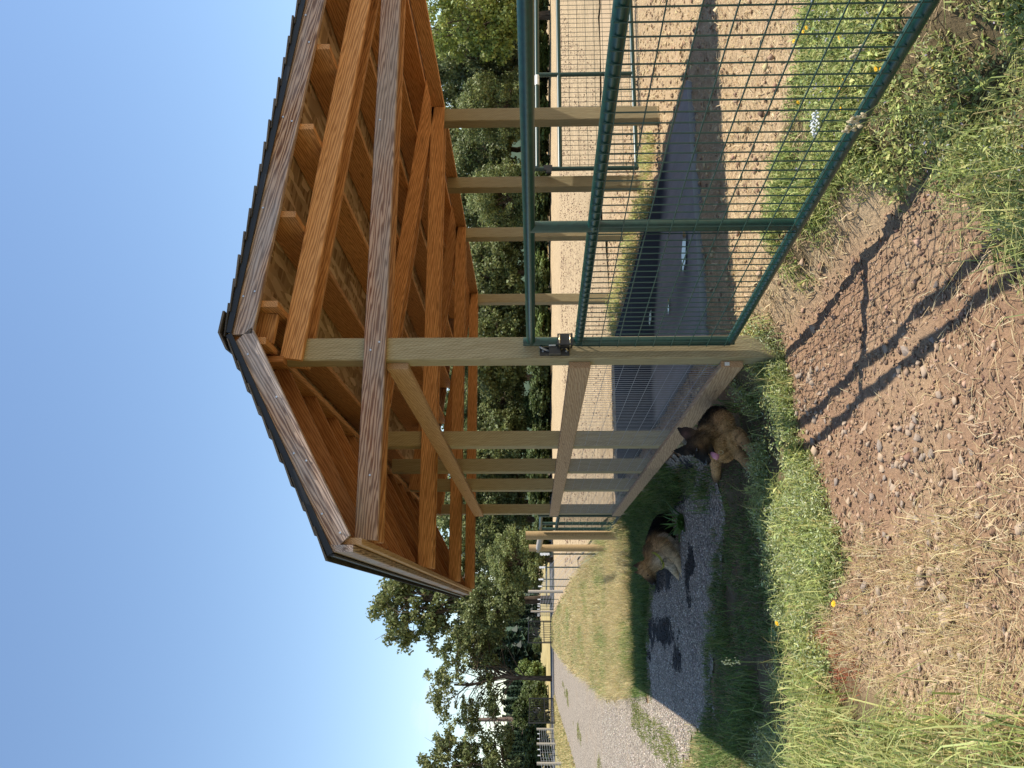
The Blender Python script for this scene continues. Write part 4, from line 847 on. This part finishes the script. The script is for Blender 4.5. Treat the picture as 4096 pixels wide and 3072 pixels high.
b = clump(scatter(95, (-1.95, -1.15, -2.6, -.2), dirt, G), 22, .06, G); red = clump(np.array([(-1.6, -.55), (-1.72, -.75), (-1.55, -.35), (-1.78, -.5)]), 60, .05, G)
stuff('dry_stalks', [sticks(a, G.uniform(.02, .11, len(a)), np.full(len(a), .0026), STRAW, G, .02), blades(ground3(b), G.uniform(.05, .2, len(b)), np.full(len(b), .0035), palette(len(b), DRY + STRAW, G), 1.35, G),
    blades(ground3(red), G.uniform(.03, .1, len(red)), np.full(len(red), .004), palette(len(red), [(.3, .07, .04), (.38, .12, .06)], G), 1.2, G)], 'dry straw and dead stalks strewn over the bare dirt', 'straw')
# far strip of tall dry grass under the trees
p = clump(scatter(2600, (12, 62, 63, 70), lambda t, s: t > 0, G), 8, .12, G)
stuff('far_dry_grass', [blades(np.concatenate([p, np.zeros((len(p), 1))], 1), G.uniform(.5, 1.05, len(p)), np.full(len(p), .07), palette(len(p), DRY, G), .5, G)], 'tall pale dry grass at the far edge of the field', 'grass')
# ------------------------------------------------------------------ gravel, crumbs and loose stones
def rock(seed, sub=1):
    g = np.random.default_rng(seed); bm = bmesh.new()
    for k in range(11): d = g.normal(size=3); d = np.sign(d) * np.abs(d) ** .45; bm.verts.new(d / np.abs(d).max() * g.uniform(.75, 1.))
    r = bmesh.ops.convex_hull(bm, input=bm.verts[:]); bmesh.ops.delete(bm, geom=[v for v in r['geom_interior'] if isinstance(v, bmesh.types.BMVert)], context='VERTS')
    bmesh.ops.recalc_face_normals(bm, faces=bm.faces[:]); bm.verts.index_update(); V = np.array([v.co[:] for v in bm.verts]); F = np.array([[v.index for v in f.verts] for f in bm.faces]); bm.free(); return V, F
OCT = (np.array([(1, 0, 0), (-1, 0, 0), (0, 1, 0), (0, -1, 0), (0, 0, 1), (0, 0, -1)], float), np.array([(0, 2, 4), (2, 1, 4), (1, 3, 4), (3, 0, 4), (2, 0, 5), (1, 2, 5), (3, 1, 5), (0, 3, 5)]))
def pebbles(p, size, cols, g, z=0.):
    n = len(p); V0, F0 = OCT; P = np.concatenate([p, (H(p[:, 0], p[:, 1]) + z)[:, None]], 1); sc = size[:, None, None] * g.uniform(.55, 1.3, (n, 1, 3)) * (1, 1, .65)
    v = V0[None] * g.uniform(.7, 1.25, (n, 6, 1)) * sc; th = g.uniform(0, 2 * PI, n); c, s = np.cos(th)[:, None], np.sin(th)[:, None]
    x = v[..., 0] * c - v[..., 1] * s; y = v[..., 0] * s + v[..., 1] * c; v = np.stack([x, y, v[..., 2]], -1) + P[:, None, :]
    return v.reshape(-1, 3), (F0[None] + np.arange(n)[:, None, None] * 6).reshape(-1, 3), np.repeat(palette(n, cols, g, jit=.3), 6, 0)
GREY = [(.32, .28, .24), (.46, .41, .35), (.23, .2, .175), (.54, .48, .4), (.4, .33, .26)]
a = scatter(15000, (-3.2, -.1, 1.6, 8.2), gravel, G); b = scatter(9000, (-6.4, -2.4, 4.6, 16), gravel, G)
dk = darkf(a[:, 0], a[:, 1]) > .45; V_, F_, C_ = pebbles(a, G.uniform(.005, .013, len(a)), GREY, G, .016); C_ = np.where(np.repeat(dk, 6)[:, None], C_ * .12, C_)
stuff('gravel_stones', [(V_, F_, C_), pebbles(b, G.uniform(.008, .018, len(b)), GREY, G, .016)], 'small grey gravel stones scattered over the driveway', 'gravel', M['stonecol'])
SOIL = [(.3, .2, .13), (.24, .155, .1), (.36, .25, .17), (.19, .12, .08)]
a = scatter(16000, (-2.3, .3, -3.0, .2), dirt, G); b = scatter(5000, (.1, 5, -1, 9), lambda t, s: t > 0, G)
zz = rough(a[:, 0], a[:, 1]); V_, F_, C_ = pebbles(a, G.uniform(.003, .010, len(a)) * (1 + 1.2 * (G.random(len(a)) < .07)), SOIL, G); V_[:, 2] += np.repeat(zz, 6)
stuff('soil_crumbs', [(V_, F_, C_), pebbles(b, G.uniform(.008, .03, len(b)), SOIL + STRAW[2:], G, .004), (lambda c: pebbles(c, G.uniform(.012, .03, len(c)) * (.6 + c[:, 1] / 40), SOIL + [(.42, .3, .2)], G, .04))(scatter(7000, (.3, 24, 9, 32), lambda t, s: t < s * .9, G))], 'brown soil crumbs on the bare dirt by the gate', 'soil', M['stonecol'])
M['stone'] = (lambda: (lambda m, nt, b: (nt.links.new(mixc(nt, nd(nt, 'ShaderNodeObjectInfo').outputs['Random'], ramp(nt, nd(nt, 'ShaderNodeTexNoise', {'Vector': nd(nt, 'ShaderNodeTexCoord').outputs['Object'], 'Scale': 2.5, 'Detail': 6.}).outputs[0], [(.3, (.17, .135, .11)), (.7, (.31, .255, .21))]), (.42, .31, .21)), b.inputs['Base Color']), m)[1])(*newmat('fieldstone', .9, .2)))()
rocks = [mesh_np('stone', *(lambda r: (r[0], r[1]))(rock(k)), M['stone'], False).data for k in range(8)]
SPOT = [((-.35, -.45), .2, 60, 'small stone in the stony strip between weeds and the gate-post foot'), ((-1.25, -1.35), .36, 110, 'small angular stone in the scatter on the dirt below the weed strip'), ((-.95, -1.75), .32, 44, 'small stone lying on bare dirt beside the gate shadow'), ((-1.6, -1.6), .32, 40, 'small stone half hidden in dry straw near the corner grass')]
for (c, r, n, lab), grp in zip(SPOT, ('stones by the gate post', 'stones below the weed strip', 'stones beside the gate shadow', 'stones in the dry straw')):
    for k in range(n):
        x, y = c[0] + G.normal() * r * 1.1, c[1] + G.normal() * r
        if not dirt(np.array([x]), np.array([y]))[0]: continue
        sz = G.uniform(.009, .018) * (1.6 if G.random() < .15 else 1)
        z = float(H(x, y) + rough(np.array([x]), np.array([y]))[0]) + sz * .25
        o = bpy.data.objects.new('stone', rocks[int(G.integers(8))]); e = Matrix.Rotation(G.uniform(0, 6.28), 4, 'Z') @ Matrix.Rotation(G.normal() * .4, 4, 'X') @ Matrix.Diagonal((sz * G.uniform(.9, 1.5), sz * G.uniform(.8, 1.2), sz * .7, 1))
        link(o, None, Matrix.Translation((x, y, z)) @ e); tag(o, lab, 'stone', grp)
# ------------------------------------------------------------------ dogs
def ico(sub=2):
    bm = bmesh.new(); bmesh.ops.create_icosphere(bm, subdivisions=sub, radius=1.); V = np.array([v.co[:] for v in bm.verts]); F = [[v.index for v in f.verts] for f in bm.faces]; bm.free(); return V, F
ICO = ico(2)
def plate(a, b, w, th, side, back):
    """a closed leaf-shaped wedge for an ear: base a, tip b, width w, bowl depth th; side = width axis, back = thickness axis"""
    a, b = np.array(a), np.array(b); V = []
    for k, f in ((0, 1.), (.3, 1.05), (.6, .72), (.85, .34), (1., .08)):
        c = a + (b - a) * k
        V += [c - side * w * f * .5 + back * th * .2, c + back * th * .9 * f, c + side * w * f * .5 + back * th * .2, c - back * th * .5 * f]
    F = [tuple(range(4)), tuple(range(19, 15, -1))]
    for i in range(4):
        for j in range(4): q = i * 4 + j; r = i * 4 + (j + 1) % 4; F.append((q, q + 4, r + 4, r))
    return V, F
def body(name, chains, ears, parent, voxel=.007, fur=9000, furL=.015, seed=0, streak=.25, colpts=()):
    m = MB(); CP = []
    for ch in chains:
        for (p0, r0, c0), (p1, r1, c1) in zip(ch[:-1], ch[1:]):
            p0, p1 = np.array(p0), np.array(p1); n = max(2, int(np.linalg.norm(p1 - p0) / (min(r0, r1) * .35)) + 1)
            for k in range(n + 1):
                f = k / n; r = r0 + (r1 - r0) * f; p = p0 + (p1 - p0) * f; m.add(ICO[0] * r + p, ICO[1]); CP.append((p, r, np.array(c0) * (1 - f) + np.array(c1) * f))
    for a, b, w, th, sd, bk, c in ears:
        m.add(*plate(a, b, w, th, sd, bk)); a, b = np.array(a), np.array(b)
        for f in (.3, .6, .9): CP.append((a + (b - a) * f, .02, np.array(c)))
    tmp = m.build(name + '_tmp'); md = tmp.modifiers.new('r', 'REMESH'); md.mode = 'VOXEL'; md.voxel_size = voxel
    ms = tmp.modifiers.new('s', 'SMOOTH'); ms.factor = .5; ms.iterations = 3
    dg = bpy.context.evaluated_depsgraph_get(); me = bpy.data.meshes.new_from_object(tmp.evaluated_get(dg)); bpy.data.objects.remove(tmp)
    me.name = name; n = len(me.vertices); v = np.zeros(n * 3, np.float32); me.vertices.foreach_get('co', v); v = v.reshape(-1, 3); nr = np.zeros(n * 3, np.float32); me.vertices.foreach_get('normal', nr); nr = nr.reshape(-1, 3)
    CP += [(np.array(p), r, np.array(c)) for p, r, c in colpts]
    CPp = np.array([c[0] for c in CP]); CPr = np.array([c[1] for c in CP]); CPc = np.array([c[2] for c in CP])
    d = np.linalg.norm(v[:, None, :] - CPp[None], axis=2) - CPr[None] * .9; wgt = np.exp(-np.maximum(d + .02, 0) / .013); col = (wgt[:, :, None] * CPc[None]).sum(1) / (wgt.sum(1)[:, None] + 1e-12)
    g = np.random.default_rng(seed); nz_ = fbm(v[:, 0] * 45 + v[:, 2] * 30, v[:, 1] * 45 + v[:, 2] * 22); col = col * (1 + (nz_ - .5) * 2 * streak)[:, None]; col = np.clip(col, .004, .9)
    a = me.attributes.new('Col', 'FLOAT_COLOR', 'POINT'); a.data.foreach_set('color', np.concatenate([col, np.ones((n, 1))], 1).astype(np.float32).ravel())
    me.materials.clear(); me.materials.append(M['fur']); me.polygons.foreach_set('use_smooth', np.ones(len(me.polygons), dtype=bool))
    o = link(bpy.data.objects.new(name, me), parent)
    i = g.integers(0, n, fur); P = v[i]; N_ = nr[i]; rad = CPr[np.argmin(d[i], 1)]; L = furL * g.uniform(.5, 1.6, fur) * np.clip(rad / .08, .25, 1.3)
    dirn = N_ * .45 + np.array((.25, .25, -.75)) + g.normal(size=(fur, 3)) * .2; dirn -= N_ * np.minimum((dirn * N_).sum(1) - .22, 0)[:, None]; dirn /= np.linalg.norm(dirn, axis=1, keepdims=True)
    sd = np.cross(dirn, g.normal(size=(fur, 3))); sd /= np.linalg.norm(sd, axis=1, keepdims=True); sd *= .0021
    V = np.stack([P - N_ * .002 - sd, P - N_ * .002 + sd, P + dirn * L[:, None]], 1).reshape(-1, 3); F = np.arange(fur * 3).reshape(-1, 3)
    fc = np.repeat(np.clip(col[i] * g.uniform(.4, 1.6, (fur, 1)), .004, .9), 3, 0)
    tag(mesh_np('fur', V, F, M['fur'], o, col=fc), kind='stuff'); return o
BLK, TAN, RED, CRM, DKB, PAW = (.012, .011, .010), (.46, .27, .12), (.42, .225, .095), (.52, .43, .32), (.05, .032, .02), (.38, .24, .13)
M['eye'] = flat('dark_eye', (.02, .012, .006), .08, .6); M['tongue'] = flat('pink_tongue', (.52, .2, .25), .45, .5); M['nose'] = flat('black_nose', (.01, .01, .01), .3, .5)
def ball(name, p, r, mat, parent, sc=(1, 1, 1), rot=None):
    mw = Matrix.Translation(Vector(p)) @ (rot or Matrix.Identity(4)); return mesh_np(name, ICO[0] * r * np.array(sc), ICO[1], mat, parent, smooth=True, mw=mw)
n_ = lambda a, b, Z: at(2650 + .211 * a, 1600 + .211 * b, Z)
D1 = thing('dog', (-.4, .95, -.2), 'black and tan shepherd dog panting with tongue out, lying by the fence board', 'dog', 'resting shepherd dogs')
ch = [[(n_(1030, 340, 5.95), .085, BLK), (n_(985, 560, 5.93), .115, BLK), (n_(1040, 740, 5.88), .115, (.16, .09, .045)), (n_(1140, 880, 5.83), .10, TAN)],
      [(n_(1130, 400, 5.86), .075, RED), (n_(1170, 620, 5.83), .078, TAN), (n_(1260, 860, 5.79), .062, TAN)],
      [(n_(1330, 740, 5.8), .042, TAN), (n_(1360, 950, 5.78), .042, TAN)],
      [(n_(920, 690, 5.88), .10, DKB), (n_(860, 760, 5.82), .09, TAN), (n_(740, 810, 5.75), .078, DKB), (n_(645, 860, 5.7), .066, DKB)],
      [(n_(990, 860, 5.79), .082, TAN), (n_(1080, 1000, 5.77), .062, TAN), (n_(1180, 1050, 5.79), .052, TAN)],
      [(n_(620, 880, 5.69), .06, DKB), (n_(680, 950, 5.65), .052, BLK), (n_(755, 1040, 5.62), .038, BLK), (n_(835, 1155, 5.59), .028, BLK)],
      [(n_(790, 830, 5.69), .046, TAN), (n_(740, 900, 5.66), .044, DKB)],
      [(n_(850, 900, 5.68), .034, BLK), (n_(930, 980, 5.64), .02, BLK), (n_(1010, 1060, 5.6), .013, DKB)],
      [(n_(1020, 980, 5.96), .06, TAN), (n_(1000, 1160, 6.08), .04, TAN), (n_(1010, 1390, 6.3), .03, TAN), (n_(1030, 1490, 6.38), .034, DKB)],
      [(n_(1380, 960, 5.8), .05, TAN), (n_(1510, 1080, 5.75), .037, RED), (n_(1590, 1210, 5.73), .03, RED), (n_(1680, 1330, 5.72), .027, PAW), (n_(1735, 1390, 5.71), .032, DKB)],
      [(n_(1380, 660, 5.8), .055, TAN), (n_(1490, 720, 5.74), .044, RED), (n_(1600, 860, 5.69), .034, RED), (n_(1700, 980, 5.65), .026, PAW), (n_(1790, 1140, 5.62), .031, DKB)],
      [(n_(980, 270, 6.0), .045, BLK), (n_(1010, 200, 5.96), .035, BLK), (n_(1140, 230, 5.88), .028, DKB)]]
cr = Vector(RT); upv = Vector(UP); fwv = Vector(FW)
ears = [(n_(600, 700, 5.72), n_(255, 525, 5.74), .115, .03, np.array(RT * .85 + UP * -.35), -FW, BLK), (n_(520, 940, 5.74), n_(170, 970, 5.78), .09, .028, np.array(RT * .9), -FW * .8 - RT * .4, BLK)]
b1 = body('body', ch, ears, D1, fur=30000, furL=.015, streak=.5, seed=3, colpts=[(n_(745, 845, 5.60), .03, RED), (n_(650, 790, 5.62), .012, TAN), (n_(420, 640, 5.70), .02, (.12, .06, .05)), (n_(860, 1100, 5.57), .01, (.12, .12, .12))])
ball('eye', n_(655, 940, 5.592), .0105, M['eye'], D1); ball('eye', n_(600, 1040, 5.625), .009, M['eye'], D1); ball('nose', n_(838, 1188, 5.575), .018, M['nose'], D1)
tq = MB(); tq.tube([n_(930, 1010, 5.61), n_(985, 1055, 5.585), n_(1050, 1085, 5.58), n_(1062, 1090, 5.582)], [.012, .02, .022, .008], 10); tq.build('tongue', M['tongue'], D1, smooth=True)
rg = MB(); c = n_(1105, 990, 5.675); rg.tube([c + RT * .012 * math.cos(k * PI / 8) + UP * .016 * math.sin(k * PI / 8) for k in range(17)], .0022, 6, False); rg.build('collar_ring', M['brass'], D1, smooth=True)
f_ = lambda a, b, Z: at(2450 + .229 * a, 2020 + .229 * b, Z)
D2 = thing('dog', (-.85, 4.3, -.29), 'tan and black shepherd dog with yellow collar, lying on gravel looking away', 'dog', 'resting shepherd dogs')
LT_ = (.5, .36, .21)
ch = [[(f_(900, 360, 9.62), .13, BLK), (f_(850, 520, 9.4), .135, BLK), (f_(800, 640, 9.2), .13, BLK), (f_(800, 760, 9.05), .125, TAN), (f_(900, 880, 8.95), .12, CRM)],
      [(f_(1020, 420, 9.55), .11, BLK), (f_(1060, 600, 9.3), .085, BLK)],
      [(f_(880, 650, 9.06), .09, CRM), (f_(1010, 720, 9.0), .075, CRM), (f_(1110, 800, 8.95), .05, CRM)],
      [(f_(850, 740, 8.95), .10, TAN), (f_(980, 830, 8.88), .07, LT_), (f_(1110, 930, 8.82), .046, LT_), (f_(1175, 1060, 8.8), .036, LT_), (f_(1225, 1170, 8.79), .031, LT_), (f_(1280, 1310, 8.77), .034, LT_), (f_(1295, 1360, 8.75), .03, PAW)],
      [(f_(940, 960, 8.95), .085, CRM), (f_(1020, 1050, 8.95), .052, CRM), (f_(1090, 1170, 8.97), .034, LT_), (f_(1180, 1280, 9.0), .028, LT_), (f_(1240, 1350, 8.96), .03, LT_)],
      [(f_(700, 800, 9.02), .10, DKB), (f_(730, 920, 8.97), .092, TAN), (f_(670, 1030, 8.93), .078, RED), (f_(585, 1100, 8.9), .068, TAN)],
      [(f_(800, 960, 8.92), .08, CRM), (f_(720, 1070, 8.89), .058, LT_), (f_(650, 1140, 8.86), .052, LT_)],
      [(f_(560, 1120, 8.88), .066, TAN), (f_(610, 1200, 8.83), .055, TAN), (f_(660, 1280, 8.8), .042, BLK), (f_(710, 1350, 8.77), .032, BLK)],
      [(f_(690, 1220, 8.84), .04, LT_), (f_(715, 1300, 8.8), .022, DKB), (f_(735, 1340, 8.78), .016, BLK)]]
ears = [(f_(560, 1050, 8.97), f_(340, 1056, 9.0), .1, .03, RT * .9, -FW, DKB), (f_(585, 1150, 8.84), f_(360, 1176, 8.85), .1, .03, np.array(RT * .8 - FW * .5), -FW * .7 - RT * .5, DKB)]
b2 = body('body', ch, ears, D2, fur=30000, furL=.02, streak=.5, seed=8, colpts=[(f_(690, 700, 9.1), .03, BLK), (f_(640, 840, 9.0), .03, BLK)])
ball('eye', f_(620, 1225, 8.775), .009, M['eye'], D2); ball('nose', f_(728, 1372, 8.75), .017, M['nose'], D2)
M['collar'] = flat('yellow_green_webbing', (.42, .42, .08), .7)
ca, cb = f_(800, 945, 8.96), f_(650, 1060, 8.9); ax = (cb - ca) / np.linalg.norm(cb - ca); c0 = f_(765, 975, 8.925); xx = np.cross(ax, (0, 0, 1)); xx /= np.linalg.norm(xx); yy = np.cross(ax, xx)
cm_ = MB(); n = 28; V = []
for k in range(n):
    th = 2 * PI * k / n; o_ = xx * math.cos(th) * .098 + yy * math.sin(th) * .098; V += [c0 + o_ - ax * .013, c0 + o_ + ax * .013, c0 + o_ * 1.035 + ax * .013, c0 + o_ * 1.035 - ax * .013]
F = []
for k in range(n):
    a, b = k * 4, ((k + 1) % n) * 4
    for j in range(4): F.append((a + j, a + (j + 1) % 4, b + (j + 1) % 4, b + j))
co = mesh_np('collar', V, F, M['collar'], D2)
bk = c0 + (xx * math.cos(1.9) + yy * math.sin(1.9)) * .11; bk = max((c0 + (xx * math.cos(q_) + yy * math.sin(q_)) * .104 for q_ in np.linspace(0, 6.28, 40)), key=lambda r_: -(r_ @ FW) - .5 * (r_ @ UP)); R_ = np.stack([RT, UP, -FW], 1)
for dz in (-.012, .022):
    bq = MB(); cc = bk - UP * dz + RT * dz * .6
    bq.tube([cc + RT * sx_ * .016 + UP * sy_ * .012 for sx_, sy_ in ((-1, -1), (1, -1), (1, 1), (-1, 1), (-1, -1))], .003, 5, False); bq.build('buckle', M['black'], co)
# ------------------------------------------------------------------ single plants
def stem_leaf(m, p, az, L, w, rise, C, col):
    pass
M['gleaf'] = flat('plant_leaf', (.09, .16, .035), .5, .35, var=.25, scale=30); M['stemg'] = flat('plant_stem', (.2, .24, .08), .6); M['yflower'] = flat('yellow_petals', (.7, .4, .015), .6, var=.1); M['wflower'] = flat('white_petals', (.62, .64, .6), .7, var=.05); M['seed'] = flat('seed_head', (.5, .42, .26), .8, var=.2, scale=90); M['pale_seed'] = flat('pale_seed_head', (.6, .58, .32), .8, var=.15, scale=90)
def strap(p, az, L, w, lean, droop, g):
    p = np.array(p, float); d = np.array((math.cos(az), math.sin(az), 0)); sd = np.array((-math.sin(az), math.cos(az), 0)); V = []; F = []; n = 6
    for k in range(n + 1):
        f = k / n; c = p + d * L * (math.sin(lean) * f + droop * f * f * .5) + np.array((0, 0, 1)) * L * (math.cos(lean) * f - droop * f * f * .55); wd = w * math.sin(PI * (.12 + .86 * f)) * .5
        V += [c - sd * wd, c + np.array((0, 0, -w * .12)), c + sd * wd]
    for k in range(n):
        a = k * 3; F += [(a, a + 1, a + 4, a + 3), (a + 1, a + 2, a + 5, a + 4)]
    return V, F
def gpos(x, y, zadd=0.):
    r = FW + RT * ((3072 - y) - 1536) / FPX - UP * (x - 2048) / FPX; z = 0.
    for _ in range(6): l = (z + zadd - CAM[2]) / r[2]; q = CAM + l * r; z = float(H(q[0], q[1]))
    return np.array((q[0], q[1], z))
g = np.random.default_rng(31)
pp = gpos(2735, 2075); PL = thing('broadleaf_plant', pp, 'dark green broadleaf plant growing in gravel in front of the tan dog', 'plant')
for k in range(20):
    v, f = strap(pp + g.normal(size=3) * (.05, .05, 0), g.uniform(0, 6.28), g.uniform(.18, .34), g.uniform(.014, .022), g.uniform(.15, .8), g.uniform(.1, .6), g); mesh_np('blade', v, f, M['gleaf'], PL)
for k in range(7):
    v, f = strap(pp + np.array((-.08, -.02, 0)) + g.normal(size=3) * (.05, .05, 0), g.uniform(2, 5), g.uniform(.12, .2), g.uniform(.07, .1), g.uniform(.5, 1.1), .5, g); mesh_np('leaf', v, f, M['gleaf'], PL)
pp = gpos(3120, 2575); DK = thing('dock_plant', pp, 'broad round-leaved plant in the roof shadow beside the weed strip', 'plant')
for k in range(8):
    v, f = strap(pp, k * .8, g.uniform(.08, .13), g.uniform(.07, .1), g.uniform(.8, 1.2), .3, g); mesh_np('leaf', v, f, M['gleaf'], DK)
def flower(name, head, label, group, mat, r, petals, base=None):
    h = np.array(head); b = np.array(base) if base is not None else np.array((h[0] + g.normal() * .02, h[1] + g.normal() * .02, float(H(h[0], h[1])) - .01)); o = thing(name, b, label, 'flower', group)
    MB().tube([b, (b + h) / 2 + g.normal(size=3) * .006, h], [.0022, .0018, .0015], 5, False).build('stem', M['stemg'], o)
    m = MB(); tl = g.normal(size=3) * .35 + (-.2, -.35, 1); tl /= np.linalg.norm(tl); x = np.cross(tl, (1, 0, 0)); x /= np.linalg.norm(x); y = np.cross(tl, x)
    for k in range(petals):
        th = 2 * PI * k / petals; d = x * math.cos(th) + y * math.sin(th); e = np.cross(tl, d); rr = r * g.uniform(.85, 1.1)
        m.add([h, h + d * rr * .6 + e * rr * .22 + tl * rr * .12, h + d * rr + tl * rr * .1, h + d * rr * .6 - e * rr * .22 + tl * rr * .12], [(0, 1, 2, 3)])
    m.add(ICO[0] * r * .32 * np.array((1, 1, .6)) + h + tl * r * .08, ICO[1]); m.build('flower_head', mat, o); return o
for x, y in ((3225, 110), (3213, 128), (3175, 165), (3358, 150), (3372, 317), (3362, 354), (3373, 435), (3192, 408)):
    p = gpos(x, y, .11); p[2] += .11; flower('dandelion', p, 'small yellow dandelion in the weeds inside the yard, seen through gate mesh', 'dandelions inside the yard', M['yflower'], .010, 12)
for x, y in ((3652, 273), (3676, 277), (3798, 272), (3770, 456)):
    p = gpos(x, y, .09); p[2] += .09; flower('dandelion', p, 'yellow dandelion in the tangled weeds outside the gate bottom rail', 'dandelions outside the gate', M['yflower'], .010, 12)
p = gpos(3335, 2415, .12); p[2] += .12; flower('dandelion', p, 'single yellow dandelion in sun on the edge of the weed strip', 'dandelions beside the drive', M['yflower'], .016, 14)
p = gpos(3108, 2493, .14); p[2] += .14; flower('dandelion', p, 'single yellow dandelion against the roof shadow', 'dandelions beside the drive', M['yflower'], .017, 12)
# white umbel
hd = at(3252, 494, 2.75); bs = np.array((hd[0] + .03, hd[1] - .02, float(H(hd[0], hd[1])))); UM = thing('white_flower', bs, 'tall white umbel flower in front of the gate bottom rail', 'flower')
MB().tube([bs, (bs + hd) / 2 + (.01, 0, 0), hd - (0, 0, .03)], [.003, .0026, .002], 6, False).build('stem', M['stemg'], UM)
m = MB(); ms = MB()
for k in range(46):
    th = k * 2.4; rr = .042 * math.sqrt(k / 46); q = hd + np.array((rr * math.cos(th), rr * math.sin(th), -.16 * rr + g.normal() * .0015)); m.add(ICO[0][::1] * g.uniform(.0025, .0042) + q, ICO[1])
    if k % 3 == 0: ms.tube([hd - (0, 0, .03), q], .0008, 3, False)
m.build('flower_head', M['wflower'], UM); ms.build('rays', M['stemg'], UM)
def seedhead(label, tip, Z, base, L, r, mat, curl=.0):
    h = at(tip[0], tip[1], Z); b = np.array((base[0], base[1], float(H(*base)))); o = thing('grass_stalk', b, label, 'grass stalk', 'single grass stalks'); d = (h - b) / np.linalg.norm(h - b)
    MB().tube([b, (b + h) / 2 + np.array((0, 0, .03)), h], [.0022, .0018, .0012], 5, False).build('stem', M['stemg'], o); m = MB()
    for k in range(26):
        f = k / 26; q = h - d * L * (1 - f) + g.normal(size=3) * r * .55 * math.sin(PI * (.15 + .8 * f)); m.add(ICO[0] * np.array((.0035, .0035, .006)) * g.uniform(.7, 1.3) + q, ICO[1])
    m.build('seed_head', mat, o)
seedhead('buff grass seed head left of the white umbel, crossing the bottom rail', (3395, 493), 2.6, (.20, -2.55), .06, .012, M['seed'])
seedhead('buff grass seed head slanting over the bottom rail below the umbel', (3370, 525), 2.65, (.14, -2.5), .06, .010, M['seed'])
seedhead('buff grass seed head at the highest weeds behind the bottom rail', (3405, 232), 2.75, (.45, -2.6), .05, .012, M['seed'])
seedhead('pale knobbly grass flower head hanging over the shaded gravel', (2890, 2648), 4.9, (-1.72, .15), .09, .022, M['pale_seed'])
